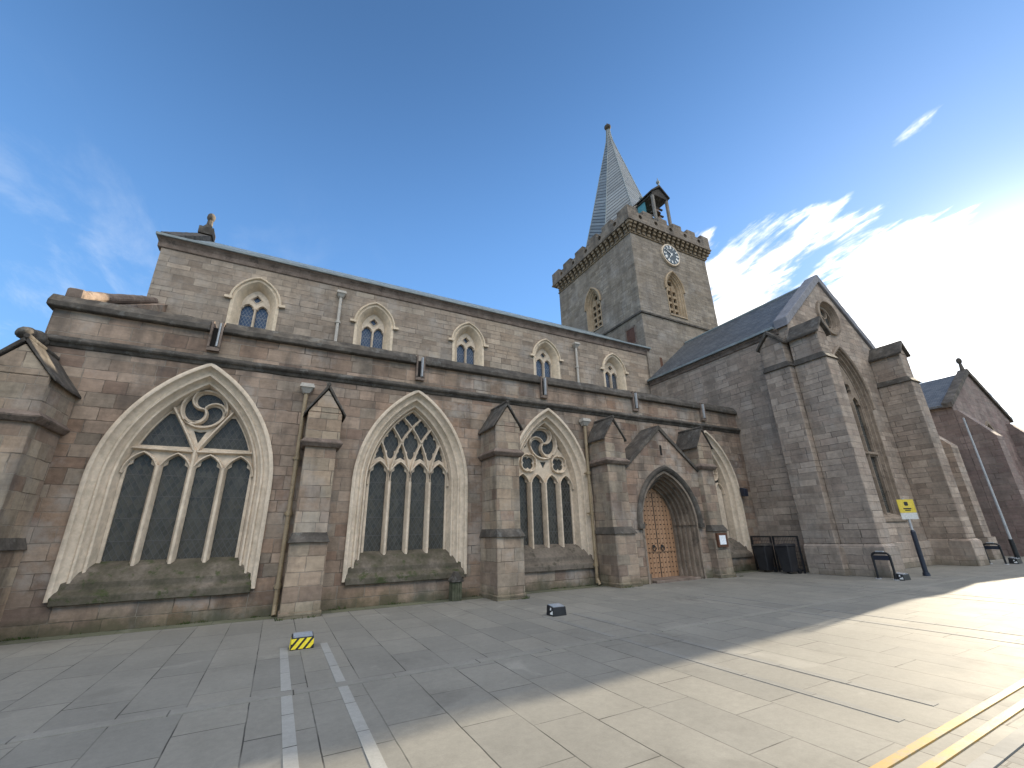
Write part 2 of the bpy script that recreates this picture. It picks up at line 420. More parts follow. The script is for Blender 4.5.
def wood():
    mt, N = newmat('oak')
    uv = N.n('ShaderNodeUVMap').outputs[0]
    pos = N.n('ShaderNodeNewGeometry').outputs[0]
    u, v, _ = N.sep(uv)
    f = N.math('FRACT', N.math('DIVIDE', u, 0.155))
    gap = N.math('SUBTRACT', 1.0, smooth(N, N.math('SUBTRACT', 0.5, N.math('ABSOLUTE', N.math('SUBTRACT', f, 0.5))), 0.02, 0.06))
    wn = N.n('ShaderNodeTexWhiteNoise', noise_dimensions='1D')
    N.set(wn, 'W', N.math('FLOOR', N.math('DIVIDE', u, 0.155)))
    gr = N.noise(N.vmath('MULTIPLY', pos, (22, 22, 1.4)), 1.0, 5, 0.6)
    c = N.ramp(N.math('ADD', N.math('MULTIPLY', gr, 0.7), N.math('MULTIPLY', wn.outputs[0], 0.3)),
               [(0.2, (0.22, 0.12, 0.062)), (0.5, (0.33, 0.185, 0.10)), (0.8, (0.40, 0.235, 0.135))])
    c = N.mix(gap, c, (0.05, 0.022, 0.01, 1))
    finish(N, c, 0.55, N.math('SUBTRACT', N.math('MULTIPLY', gr, 0.3), gap), 0.4, 0.01, 0.35)


wood()


def paving(name, tint=(1, 1, 1), row=0.56, bw=1.15, seed=0.0, swap=True, mort=0.007, gain=1.0, var=1.0):
    mt, N = newmat(name)
    pos = N.n('ShaderNodeNewGeometry').outputs[0]
    x, y, _ = N.sep(pos)
    a, b = (y, x) if swap else (x, y)
    b = N.math('ADD', b, 0.02 + seed)
    rid = N.math('FLOOR', N.math('DIVIDE', b, row))
    wn = N.n('ShaderNodeTexWhiteNoise', noise_dimensions='1D')
    N.set(wn, 'W', N.math('ADD', rid, 0.3))
    a1 = N.math('ADD', a, N.math('MULTIPLY', wn.outputs[0], 5.0))
    a1 = N.math('MULTIPLY', a1, N.math('ADD', 0.75, N.math('MULTIPLY', wn.outputs[0], 0.5)))
    wob = N.math('MULTIPLY', N.math('SUBTRACT', N.noise(pos, 3.0, 4), 0.5), 0.012)
    br = N.n('ShaderNodeTexBrick', {'Vector': N.comb(a1, N.math('ADD', b, wob), 0), 'Scale': 1.0, 'Mortar Size': mort, 'Mortar Smooth': 0.3, 'Brick Width': bw,
                                    'Row Height': row, 'Color1': (0, 0, 0), 'Color2': (1, 1, 1), 'Mortar': (0.5, 0.5, 0.5)}, offset=0.0)
    c = N.ramp(N.math('ADD', 0.5, N.math('MULTIPLY', N.math('SUBTRACT', br.outputs[0], 0.5), var)), [(0.0, tuple(gain * t * k for t, k in zip(tint, (0.138, 0.137, 0.128)))), (0.35, tuple(gain * t * k for t, k in zip(tint, (0.168, 0.165, 0.152)))),
                               (0.7, tuple(gain * t * k for t, k in zip(tint, (0.188, 0.183, 0.166)))), (1.0, tuple(gain * t * k for t, k in zip(tint, (0.212, 0.203, 0.18))))])
    n1 = N.noise(pos, 0.55, 6, 0.65)
    n2 = N.noise(pos, 14.0, 6, 0.7)
    n3 = N.noise(N.vmath('MULTIPLY', pos, (1.0, 1.0, 1.0)), 2.3, 5, 0.7)
    n4 = N.noise(pos, 60.0, 3, 0.7)
    f = N.math('ADD', 0.16, N.math('ADD', N.math('MULTIPLY', n1, 0.55), N.math('ADD', N.math('MULTIPLY', n2, 0.42), N.math('ADD', N.math('MULTIPLY', n3, 0.38), N.math('MULTIPLY', n4, 0.3)))))
    c = N.mix(1.0, c, N.comb(f, f, f), 'MULTIPLY')
    # chewing gum and old spills
    vo = N.n('ShaderNodeTexVoronoi', {'Vector': pos, 'Scale': 2.2}, feature='F1')
    gum = N.math('MULTIPLY', N.math('SUBTRACT', 1.0, smooth(N, vo.outputs[0], 0.03, 0.055)), smooth(N, N.noise(pos, 0.8, 2), 0.5, 0.6))
    c = N.mix(N.math('MULTIPLY', gum, 0.35), c, (0.10, 0.10, 0.095, 1))
    stn = smooth(N, N.noise(N.vmath('ADD', pos, (9, 4, 0)), 0.8, 6, 0.6, dist=0.8), 0.60, 0.70)
    c = N.mix(N.math('MULTIPLY', stn, 0.25), c, (0.36, 0.345, 0.30, 1))
    drk = smooth(N, N.noise(N.vmath('ADD', pos, (2, 17, 0)), 0.65, 7, 0.68, dist=0.5), 0.56, 0.68)
    c = N.mix(N.math('MULTIPLY', drk, 0.30), c, (0.085, 0.08, 0.07, 1))
    mk = N.math('MULTIPLY', br.outputs[1], N.math('ADD', 0.42, N.math('MULTIPLY', smooth(N, N.noise(pos, 1.3, 3), 0.42, 0.62), 0.7)))
    c = N.mix(mk, c, (0.05, 0.047, 0.042, 1))
    r = N.math('ADD', 0.62, N.math('MULTIPLY', n3, 0.3))
    h = N.math('ADD', N.math('MULTIPLY', n2, 0.35), N.math('ADD', N.math('MULTIPLY', br.outputs[1], -1.0), N.math('MULTIPLY', br.outputs[0], 0.15)))
    finish(N, c, r, h, 0.35, 0.008, 0.2)


paving('paving_stone', (1.10, 1.08, 1.03), var=0.5)
paving('strip_stone', (1.18, 1.2, 1.22), row=50.0, bw=0.62, gain=1.32, var=0.25)
paving('worn_strip', (1.1, 1.1, 1.1), row=50.0, bw=0.62, gain=0.98, var=0.35)
paving('band_stone', (1.12, 1.1, 1.06), row=50.0, bw=0.9, swap=False, gain=1.04, var=0.3)
paving('kerb_granite', (1.1, 1.12, 1.15), row=50.0, bw=0.9, swap=False, gain=1.0)
paving('setts', (0.72, 0.72, 0.75), row=0.12, bw=0.2, mort=0.008)


def yellow_line_mat():
    mt, N = newmat('road_paint')
    pos = N.n('ShaderNodeNewGeometry').outputs[0]
    a = N.noise(pos, 4.0, 7, 0.7)
    b = N.noise(pos, 40.0, 4, 0.7)
    w = smooth(N, N.math('ADD', N.math('MULTIPLY', a, 0.6), N.math('MULTIPLY', b, 0.4)), 0.44, 0.60)
    c = N.mix(w, (0.36, 0.215, 0.05, 1), (0.22, 0.185, 0.12, 1))
    finish(N, c, 0.6, b, 0.3, 0.004, 0.3)


yellow_line_mat()


# ------------------------------------------------------------------ mesh helpers
WORN = {'coping': 0.016, 'string_course': 0.012, 'gablet_roof': 0.014, 'drip_course': 0.010, 'set_off': 0.012, 'gable_coping': 0.014, 'sill': 0.012,
        'raking_coping': 0.02, 'gargoyle': 0.03, 'cornice': 0.008, 'lead_gutter': 0.008, 'nave_gable_coping': 0.014}


class MB:
    def __init__(self):
        self.v, self.f, self.mi, self.uv = [], [], [], {}

    def add(self, verts, faces, mi=0):
        o = len(self.v)
        self.v += [tuple(x) for x in verts]
        for f in faces:
            self.f.append(tuple(i + o for i in f))
            self.mi.append(mi)
        return o

    def box(self, x0, x1, y0, y1, z0, z1, mi=0, bev=0.0):
        x0, x1 = min(x0, x1), max(x0, x1)
        y0, y1 = min(y0, y1), max(y0, y1)
        v = [(x, y, z) for z in (z0, z1) for y in (y0, y1) for x in (x0, x1)]
        self.add(v, [(0, 2, 3, 1), (4, 5, 7, 6), (0, 1, 5, 4), (2, 6, 7, 3), (0, 4, 6, 2), (1, 3, 7, 5)], mi)

    def hexa(self, b, t, mi=0):
        """8 points: bottom ring of 4, top ring of 4"""
        n = len(b)
        self.add(list(b) + list(t), [tuple(range(n))[::-1], tuple(range(n, 2 * n))] + [(i, (i + 1) % n, (i + 1) % n + n, i + n) for i in range(n)], mi)

    def cyl(self, p0, p1, r0, r1=None, n=12, mi=0):
        r1 = r0 if r1 is None else r1
        p0, p1 = Vector(p0), Vector(p1)
        q = (p1 - p0).to_track_quat('Z', 'Y')
        a = [p0 + q @ Vector((r0 * cos(2 * pi * i / n), r0 * sin(2 * pi * i / n), 0)) for i in range(n)]
        b = [p1 + q @ Vector((r1 * cos(2 * pi * i / n), r1 * sin(2 * pi * i / n), 0)) for i in range(n)]
        self.hexa(a, b, mi)

    def tube(self, pts, r, n=8, mi=0):
        for a, b in zip(pts[:-1], pts[1:]):
            self.cyl(a, b, r, r, n, mi)

    def lathe(self, c, prof, n=16, mi=0):
        vs, fs = [], []
        for r, z in prof:
            vs += [(c[0] + r * cos(2 * pi * i / n), c[1] + r * sin(2 * pi * i / n), c[2] + z) for i in range(n)]
        for k in range(len(prof) - 1):
            for i in range(n):
                j = (i + 1) % n
                fs.append((k * n + i, k * n + j, (k + 1) * n + j, (k + 1) * n + i))
        fs.append(tuple(range(n))[::-1])
        fs.append(tuple(range((len(prof) - 1) * n, len(prof) * n)))
        self.add(vs, fs, mi)

    def ball(self, c, r, sz=1.0, n=10, mi=0):
        self.lathe(c, [(max(r * sin(pi * k / 8), 0.001), -r * sz * cos(pi * k / 8)) for k in range(9)], n, mi)

    def build(self, name, mats, parent=None, smooth_angle=None, bevel=0.0, worn=None):
        me = bpy.data.meshes.new(name)
        root = parent
        while root is not None and root.parent is not None:
            root = root.parent
        off = Vector(root.location) if root is not None else Vector((0, 0, 0))
        me.from_pydata([tuple(Vector(p) - off) for p in self.v], [], self.f)
        if not isinstance(mats, (list, tuple)):
            mats = [mats]
        for k in mats:
            me.materials.append(MATS[k])
        me.polygons.foreach_set('material_index', self.mi)
        me.update()
        uvl = me.uv_layers.new(name='UVMap')
        dat = uvl.data
        for pi_, p in enumerate(me.polygons):
            cu = self.uv.get(pi_)
            n = p.normal
            for k, li in enumerate(p.loop_indices):
                if cu is not None:
                    dat[li].uv = cu[k]
                    continue
                x, y, z = self.v[me.loops[li].vertex_index]
                ax, ay, az_ = abs(n.x), abs(n.y), abs(n.z)
                if az_ > 0.93:
                    dat[li].uv = (x, y)
                elif ay >= ax:
                    dat[li].uv = (x, z if az_ < 0.3 else z / max(sqrt(1 - az_ * az_), 0.2))
                else:
                    dat[li].uv = (y + 0.37, z if az_ < 0.3 else z / max(sqrt(1 - az_ * az_), 0.2))
        bm = bmesh.new()
        bm.from_mesh(me)
        bmesh.ops.recalc_face_normals(bm, faces=bm.faces)
        if worn is None:
            worn = WORN.get(name, 0.0)
        if worn > 0:
            for _ in range(6):
                el = [e for e in bm.edges if e.calc_length() > 0.30]
                if not el:
                    break
                bmesh.ops.subdivide_edges(bm, edges=el, cuts=1, use_grid_fill=True)
            for v in bm.verts:
                p = v.co + off
                v.co += (noise.noise_vector(p * 2.3) * 0.6 + noise.noise_vector(p * 7.1) * 0.7) * worn
        bm.to_mesh(me)
        bm.free()
        o = bpy.data.objects.new(name, me)
        COL.objects.link(o)
        if parent is not None:
            o.parent = parent
        if smooth_angle:
            for p in me.polygons:
                p.use_smooth = True
            mdf = o.modifiers.new('edge_split', 'EDGE_SPLIT')
            mdf.split_angle = radians(smooth_angle)
        if bevel > 0:
            mdf = o.modifiers.new('bevel', 'BEVEL')
            mdf.width = bevel
            mdf.segments = 1
            mdf.limit_method = 'ANGLE'
            mdf.angle_limit = radians(40)
        return o


def tag(o, label, cat, group=None):
    o['label'] = label
    o['category'] = cat
    if group:
        o['group'] = group
    return o


def structure(o):
    o['kind'] = 'structure'
    return o


def empty(name, loc, label, cat, group=None, rz=0.0):
    o = bpy.data.objects.new(name, None)
    COL.objects.link(o)
    o.location = loc
    o.rotation_euler = (0, 0, rz)
    o.empty_display_size = 0.3
    return tag(o, label, cat, group)


# wall frames: (u along the wall to the right, z up, d into the wall)
def south(y0):
    return lambda u, z, d=0.0: (u, y0 + d, z)


def westf(x0):
    return lambda u, z, d=0.0: (x0 + d, -u, z)


def arch(cx, h, spring, e, z0=None, n=14):
    """two-centred arch outline from bottom left over the apex to bottom right"""
    r = h + e
    a = acos(max(-1, min(1, e / r)))
    L = [(cx + e + r * cos(pi - a * k / n), spring + r * sin(a * k / n)) for k in range(n + 1)]
    R = [(2 * cx - u, z) for u, z in reversed(L[:-1])]
    pts = L + R
    if z0 is not None:
        pts = [(cx - h, z0)] + pts + [(cx + h, z0)]
    return pts


def apex(h, e, spring):
    return spring + sqrt((h + e) ** 2 - e * e)


def loft(mb, fr, cx, h, spring, e, z0, prof, n=14, mi=0):
    """moulding round an arch: prof = [(inset, depth)]"""
    rows = [[fr(u, z, d) for u, z in arch(cx, h - i, spring, e, z0, n)] for i, d in prof]
    k = len(rows[0])
    vs = [p for r in rows for p in r]
    fs = []
    for j in range(len(rows) - 1):
        for i in range(k - 1):
            fs.append((j * k + i, j * k + i + 1, (j + 1) * k + i + 1, (j + 1) * k + i))
    mb.add(vs, fs, mi)


def plate(mb, fr, outer, holes, d0, d1, mi=0, side_mi=None, rim=True):
    loops = [outer] + list(holes)
    flat = [p for l in loops for p in l]
    tris = tessellate_polygon([[Vector((u, z, 0)) for u, z in l] for l in loops])
    mb.add([fr(u, z, d0) for u, z in flat], [tuple(t) for t in tris], mi)
    if d1 is None:
        return
    for l in (loops if rim else loops[1:]):
        n = len(l)
        vs = [fr(u, z, d0) for u, z in l] + [fr(u, z, d1) for u, z in l]
        mb.add(vs, [(i, (i + 1) % n, (i + 1) % n + n, i + n) for i in range(n)], mi if side_mi is None else side_mi)


def bar(mb, fr, pts, w, d0, d1, closed=False, mi=0):
    """chamfered stone bar along a line in the wall plane"""
    prof = [(-w / 2, d1), (-w / 2, d0 + (d1 - d0) * 0.55), (-w * 0.17, d0), (w * 0.17, d0), (w / 2, d0 + (d1 - d0) * 0.55), (w / 2, d1)]
    n = len(pts)
    vs = []
    for i, (u, z) in enumerate(pts):
        if closed:
            a, b = pts[i - 1], pts[(i + 1) % n]
        else:
            a, b = pts[max(i - 1, 0)], pts[min(i + 1, n - 1)]
        tx, tz = b[0] - a[0], b[1] - a[1]
        l = sqrt(tx * tx + tz * tz) or 1
        nx, nz = -tz / l, tx / l
        vs += [fr(u + nx * q, z + nz * q, d) for q, d in prof]
    k = len(prof)
    fs = []
    for i in range(n if closed else n - 1):
        j = (i + 1) % n
        for q in range(k - 1):
            fs.append((i * k + q, i * k + q + 1, j * k + q + 1, j * k + q))
    if not closed:
        fs.append(tuple(range(k)))
        fs.append(tuple(range((n - 1) * k, n * k)))
    mb.add(vs, fs, mi)


def circ(c, r, n=28, a0=0.0):
    return [(c[0] + r * cos(a0 + 2 * pi * i / n), c[1] + r * sin(a0 + 2 * pi * i / n)) for i in range(n)]


def foil(c, r, k=4, cusp=0.30, sx=1.0, sz=1.0, n=40, a0=pi / 4):
    pts = []
    for i in range(n):
        t = 2 * pi * i / n
        q = r * (1 - cusp * (1 - abs(cos((t - a0) * k / 2)) ** 0.6))
        pts.append((c[0] + sx * q * cos(t), c[1] + sz * q * sin(t)))
    return pts


def shrink(poly, k):
    cx = sum(p[0] for p in poly) / len(poly)
    cz = sum(p[1] for p in poly) / len(poly)
    return [(cx + (u - cx) * k, cz + (z - cz) * k) for u, z in poly]


def light_hole(cx, h, z0, spring, e, cusp=0.26):
    """opening of one light with a cusped head"""
    A = arch(cx, h, spring, e, None, 12)
    m_ = len(A) - 1
    pts = []
    for i, (u, z) in enumerate(A):
        t = i / m_
        k = 1 - cusp * (exp(-((t - 0.2) / 0.06) ** 2) + exp(-((t - 0.8) / 0.06) ** 2))
        zc = spring + 0.1 * h
        pts.append((cx + (u - cx) * k, zc + (z - zc) * (k if z > zc else 1)))
    return [(cx - h, z0)] + pts + [(cx + h, z0)]


def triskele(c, R, a0, flip=1):
    """three S-arms and the three mouchettes between them"""
    arms = []
    for k in range(3):
        th = a0 + k * 2 * pi / 3
        m0 = (c[0] + R / 2 * cos(th), c[1] + R / 2 * sin(th))
        arms.append([(m0[0] + R / 2 * cos(th + pi + flip * pi * j / 12), m0[1] + R / 2 * sin(th + pi + flip * pi * j / 12)) for j in range(13)])
    holes = []
    for k in range(3):
        th = a0 + k * 2 * pi / 3
        rim = [(c[0] + R * cos(th + 2 * pi / 3 * j / 9), c[1] + R * sin(th + 2 * pi / 3 * j / 9)) for j in range(1, 9)]
        poly = arms[k] + rim + list(reversed(arms[(k + 1) % 3]))[:-1]
        holes.append(poly)
    return arms, holes


# ------------------------------------------------------------------ the ground
g = MB()
g.add([(-400, -400, 0), (400, -400, 0), (400, 400, 0), (-400, 400, 0)], [(0, 1, 2, 3)])
structure(g.build('pavement', 'paving_stone'))
YB = 6.0
for x0, x1, y1 in ((0.27, 0.375, 8.3), (0.84, 0.945, 8.3), (4.93, 5.04, 8.2), (5.60, 5.71, 8.2), (9.28, 9.39, 8.4), (9.95, 10.06, 8.4),
                   (13.62, 13.73, 8.4), (14.3, 14.41, 8.4), (18.2, 18.31, 6.9), (18.9, 19.01, 6.9)):
    g = MB()
    g.box(x0, x1, 2.35, y1, -0.02, 0.004)
    structure(g.build('paving_strip', 'strip_stone' if x0 < 2 else 'worn_strip'))
g = MB()
g.box(-14, 40, YB - 0.085, YB + 0.075, -0.02, 0.008)
structure(g.build('paving_band', 'band_stone'))


paving('damp_stone', (0.66, 0.70, 0.52), row=0.42, bw=0.8, swap=False)


def sheet(name, mat, p, z):
    g = MB()
    g.hexa([(x, y, -0.02) for x, y in p], [(x, y, z) for x, y in p])
    return structure(g.build(name, mat))


sheet('gutter_strip', 'damp_stone', [(-30, 11.28), (17.5, 11.28), (17.5, 11.75), (-30, 11.75)], 0.005)
sl = 0.024
for y0, y1 in ((2.035, 2.10), (1.865, 1.93)):
    sheet('yellow_line', 'road_paint', [(-12, y0 - 16 * sl), (45, y0 + 41 * sl), (45, y1 + 41 * sl), (-12, y1 - 16 * sl)], 0.012)
sheet('kerb', 'kerb_granite', [(-12, 1.66 - 16 * sl), (45, 1.66 + 41 * sl), (45, 1.76 + 41 * sl), (-12, 1.76 - 16 * sl)], 0.016)
sheet('road', 'setts', [(-60, -12), (60, -12), (60, 1.655 + 56 * sl), (-60, 1.655 - 64 * sl)], 0.006)

# ------------------------------------------------------------------ the church
church = empty('church', (6.3, 14.0, 0), 'old sandstone church with pointed traceried windows, square battlemented tower and lead spire', 'church')
YW = 11.7          # aisle wall
YC = 16.5          # clerestory wall
XL = -4.95
XT = 17.7          # transept west wall


def traceried(cx, h, spring, e, fr, kind, mossy, zs0=0.6, zs1=1.27):
    """big aisle window: moulded surround, sloping sill, tracery, leaded glass"""
    wd = 0.40
    # surround
    m1 = MB()
    loft(m1, fr, cx, h + 0.02, spring, e, zs0 - 0.02, [(-0.05, 0.0), (-0.055, -0.045), (-0.01, -0.065), (0.03, -0.05), (0.04, 0.02), (0.085, 0.085), (0.145, 0.105), (0.165, 0.075), (0.205, 0.085), (0.215, 0.16), (0.25, 0.24), (0.285, 0.255), (0.30, 0.225), (0.34, 0.24), (0.35, 0.33), (wd, 0.5)], 20)
    win = m1.build('window', 'cream_stone', church, smooth_angle=50)
    hi, ap = h - wd + 0.02, None
    ri = hi + e
    d0, d1 = 0.40, 0.52
    b = 2 * hi / 4
    nodes = [cx - hi + b * k for k in range(5)]
    holes, bars = [], []
    lw = b / 2 - 0.062
    A = arch(cx, hi, spring, e, zs1 - 0.12, 20)
    if kind == 'swirl':
        zh = 3.08
        for k in range(4):
            c = cx - hi + b * (k + 0.5)
            holes.append(light_hole(c, lw, zs1 - 0.1, zh, lw * 0.8, 0.22))
            bars.append((arch(c, b / 2, zh - 0.06, b * 0.34, None, 8), 0.07))
        zb = 3.58
        e2 = [(cx - hi + 2 * hi * k / 12, zb - 0.0 * sin(pi * k / 6)) for k in range(13)]
        bars.append(([(cx - hi - 0.02, zb), (cx, zb - 0.03), (cx + hi + 0.02, zb)], 0.085))
        C, R = (cx + 0.0, 4.585), 0.455
        arms, mo = triskele(C, R, radians(100), -1)
        holes += [shrink(p, 0.80) for p in mo]
        for a in arms:
            bars.append((a, 0.075))
        # Y bars
        yl = []
        for k in range(13):
            t = k / 12
            if 0.70 * t ** 1.12 > sqrt(max((hi + e) ** 2 - (zb - 0.04 + 1.22 * t - spring) ** 2, 0)) - e + 0.03:
                break
            yl.append((cx - 0.70 * t ** 1.12 - 0.02, zb - 0.04 + 1.22 * t))
        yr = [(2 * cx - u, z) for u, z in yl]
        bars += [(yl, 0.085), (yr, 0.085)]
        # side openings
        ax = lambda z: sqrt(max(ri * ri - (z - spring) ** 2, 0)) - e
        for sgn in (-1, 1):
            inner = [(0.70 * t ** 1.12 + 0.075, zb - 0.04 + 1.22 * t) for t in [0.1 + 0.75 * k / 12 for k in range(13)]]
            inner = [p for p in inner if p[0] < ax(p[1]) - 0.07]
            zt = inner[-1][1]
            outer_ = [(ax(z) - 0.035, z) for z in [zb + 0.075 + (zt - zb - 0.075) * k / 12 for k in range(12, -1, -1)]]
            holes.append([(cx + sgn * u, z) for u, z in [(0.06, zb + 0.075)] + inner + outer_])
        holes.append(shrink([(cx, zb + 0.10), (cx + 0.17, zb + 0.50), (cx, zb + 0.46), (cx - 0.17, zb + 0.50)], 0.75))
        ring = circ(C, R + 0.0)
        bars.append((ring + [ring[0]], 0.085))
    elif kind == 'intersecting':
        zh = 3.18
        for k in range(4):
            c = cx - hi + b * (k + 0.5)
            holes.append(light_hole(c, lw, zs1 - 0.1, zh, lw * 0.9, 0.22))
            bars.append((arch(c, b / 2, zh - 0.06, b * 0.40, None, 8), 0.07))
        t = lambda mm: sqrt(max(ri * ri - (ri - mm * b / 2) ** 2, 0))
        for k in range(4):   # over each light
            z0, z1 = zh + 0.44, spring + t(1) - 0.06
            c = cx - hi + b * (k + 0.5)
            holes.append([(c, z1), (c + 0.06, z1 - 0.16), (c + 0.05, z1 - 0.20), (c + 0.13, z0 + 0.14), (c + 0.10, z0 + 0.09), (c + 0.145, z0), (c, z0 + 0.075),
                          (c - 0.145, z0), (c - 0.10, z0 + 0.09), (c - 0.13, z0 + 0.14), (c - 0.05, z1 - 0.20), (c - 0.06, z1 - 0.16)])
        for mm, cs in ((0, (-1, 0, 1)), (1, (-0.5, 0.5)), (2, (0,))):
            for q in cs:
                zb_, zs_, zt_ = spring + t(mm), spring + t(mm + 1), spring + t(mm + 2)
                if mm == 0:
                    zb_ = zs_ - 0.62
                hh = min(zs_ - zb_, 0.5)
                zc = (zb_ + zt_) / 2 + (zs_ - (zb_ + zt_) / 2) * 0.5
                holes.append(foil((cx + q * b, zc), 1.0, 4, 0.33, b * 0.37 - mm * 0.006, (zt_ - zb_) * 0.40, 32, 0.0))
        for i in range(5):
            for sgn in (1, -1):
                pts = []
                for k in range(0, 25):
                    tt = t(4) * k / 24
                    uu = nodes[i] + sgn * (ri - sqrt(max(ri * ri - tt * tt, 0)))
                    lim = sqrt(max(ri * ri - tt * tt, 0)) - e
                    if abs(uu - cx) > lim + 0.015:
                        break
                    pts.append((uu, spring + tt))
                if len(pts) > 2 and not ((i == 0 and sgn == -1) or (i == 4 and sgn == 1)):
                    bars.append((pts, 0.075))
    else:   # circle over two quatrefoils
        zh = 3.02
        for k in range(4):
            c = cx - hi + b * (k + 0.5)
            holes.append(light_hole(c, lw, zs1 - 0.1, zh, lw * 0.9, 0.22))
            bars.append((arch(c, b / 2, zh - 0.06, b * 0.40, None, 8), 0.07))
        C, R = (cx + 0.0, 4.46), 0.53
        arms, mo = triskele(C, R, radians(75), 1)
        holes += [shrink(p, 0.80) for p in mo]
        bars += [(a, 0.075) for a in arms]
        ring = circ(C, R)
        bars.append((ring + [ring[0]], 0.09))
        for q in (-1, 1):
            cc = (cx + q * b * 1.06, 3.77)
            holes.append(foil(cc, 0.225, 4, 0.34))
            f = foil(cc, 0.30, 4, 0.12)
            bars.append((f + [f[0]], 0.06))
            holes.append(shrink([(cx + q * 0.60, 4.33), (cx + q * 0.82, 4.1), (cx + q * 0.74, 4.55)], 0.75))
        holes.append(shrink([(cx - 0.16, 3.86), (cx + 0.16, 3.86), (cx, 3.55)], 0.75))
    m2 = MB()
    plate(m2, fr, A, holes, d0 + 0.07, d1)
    for k in (1, 2, 3):
        top = zh + 0.12 if kind != 'intersecting' else spring + 0.1
        bar(m2, fr, [(nodes[k], zs1 - 0.14), (nodes[k], top)], 0.145, d0 - 0.07, d1)
    if kind == 'swirl':
        bar(m2, fr, [(nodes[2], zh), (nodes[2], 3.58)], 0.13, d0 - 0.06, d1)
    for pts, w in bars:
        bar(m2, fr, pts, w, d0 - 0.03, d1)
    m2.build('tracery', 'cream_stone', win, smooth_angle=40)
    # glass
    m3 = MB()
    plate(m3, fr, arch(cx, hi + 0.03, spring, e, zs1 - 0.1, 20), [], d1 + 0.0, d1 + 0.03)
    m3.build('glazing', 'leaded_glass', win)
    # sill: lower weathered step, then the steep slope up to the glass
    m4 = MB()
    hw = h + 0.0
    yb = d1 + 0.02
    prof = [(-0.085, zs0 - 0.10), (-0.085, zs0 + 0.05), (0.06, zs0 + 0.15), (0.07, zs0 + 0.27), (0.30, zs0 + 0.52), (yb, zs1 - 0.03), (yb, zs0 - 0.10)]
    L = [fr(cx - hw, z, d) for d, z in prof]
    Rr = [fr(cx + hw, z, d) for d, z in prof]
    m4.hexa(L, Rr)
    m4.build('sill', 'mossy_stone' if mossy else 'sill_stone', win, bevel=0.015)
    return win


SW = south(YW)
wins = [(-1.96, 1.61, 2.76, 1.61, 'swirl', True), (3.10, 1.52, 2.93, 1.52, 'intersecting', True),
        (7.60, 1.50, 2.92, 1.50, 'circle', False), (15.42, 1.46, 2.90, 1.46, 'circle', False)]
mw = MB()
plate(mw, SW, [(XL, -0.2), (XT, -0.2), (XT, 5.62), (XL, 5.62)], [arch(cx, h, sp, e, 0.52, 20) for cx, h, sp, e, k, mo in wins], 0.0, 0.12, rim=False)
mw.box(XL, XT, YW + 0.62, YW + 0.8, -0.2, 5.6)
# west end of the aisle with its raking wall head
mw.hexa([(XL + 0.002, YW + 0.002, -0.2), (XL + 0.6, YW + 0.7, -0.2), (XL + 0.6, YC, -0.2), (XL + 0.002, YC, -0.2)],
        [(XL + 0.002, YW + 0.002, 6.5), (XL + 0.6, YW + 0.7, 7.0), (XL + 0.6, YC, 9.15), (XL + 0.002, YC, 9.15)])
mw.build('aisle_wall', 'aisle_stone', church)
for a in wins:
    traceried(a[0], a[1], a[2], a[3], SW, a[4], a[5])

# string course, parapet, coping with the spout gaps
m_ = MB()
pf = [(0.01, 5.54), (-0.03, 5.56), (-0.06, 5.62), (-0.12, 5.66), (-0.13, 5.72), (-0.03, 5.80), (0.5, 5.80), (0.5, 5.54)]
m_.hexa([(XL - 0.1, YW + d, z) for d, z in pf], [(XT - 0.003, YW + d, z) for d, z in pf])
m_.build('string_course', 'dark_stone', church, bevel=0.02)
m_ = MB()
m_.box(XL + 0.02, XT - 0.003, YW + 0.02, YW + 0.47, 5.80, 6.42)
m_.build('parapet', 'aisle_stone', church)
spouts = [-2.0, 3.12, 7.45, 11.62, 15.45]
edges = [XL - 0.1] + [s for p in spouts for s in (p - 0.14, p + 0.14)] + [XT - 0.003]
m_ = MB()
for a, b_ in zip(edges[::2], edges[1::2]):
    pf = [(-0.11, 6.44), (-0.11, 6.56), (0.02, 6.76), (0.42, 6.76), (0.55, 6.56), (0.55, 6.42), (-0.05, 6.42)]
    m_.hexa([(a, YW + d, z) for d, z in pf], [(b_, YW + d, z) for d, z in pf])
m_.build('coping', 'dark_stone', church, bevel=0.015)
for p in spouts:
    m_ = MB()
    m_.box(p - 0.13, p - 0.085, YW - 0.10, YW + 0.3, 6.02, 6.70)
    m_.box(p + 0.085, p + 0.13, YW - 0.10, YW + 0.3, 6.02, 6.70)
    m_.box(p - 0.13, p + 0.13, YW - 0.08, YW + 0.3, 5.93, 6.02)
    o = m_.build('spout_recess', 'trim_stone', church)
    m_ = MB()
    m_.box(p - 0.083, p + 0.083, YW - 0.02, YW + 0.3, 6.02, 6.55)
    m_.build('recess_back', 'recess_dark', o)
    m_ = MB()
    m_.hexa([(p + 0.045, YW - 0.09, 6.05), (p + 0.075, YW - 0.09, 6.05), (p + 0.075, YW - 0.03, 6.05), (p + 0.02, YW - 0.03, 6.05)],
            [(p + 0.045, YW - 0.115, 6.66), (p + 0.075, YW - 0.115, 6.66), (p + 0.075, YW - 0.03, 6.66), (p + 0.02, YW - 0.03, 6.66)])
    m_.build('spout', 'galvanised_metal', o)
# raking coping at the west end
m_ = MB()
pts = [(XL + 0.22, 12.0, 6.92), (XL + 0.22, 13.4, 7.62), (XL + 0.22, 15.0, 8.45), (XL + 0.22, YC, 9.2)]
for a, b_ in zip(pts[:-1], pts[1:]):
    m_.cyl(a, b_, 0.15, 0.15, 6)
m_.box(XL + 0.06, XL + 0.36, 11.74, 12.08, 6.74, 6.99)
m_.build('raking_coping', 'trim_stone', church, bevel=0.03)
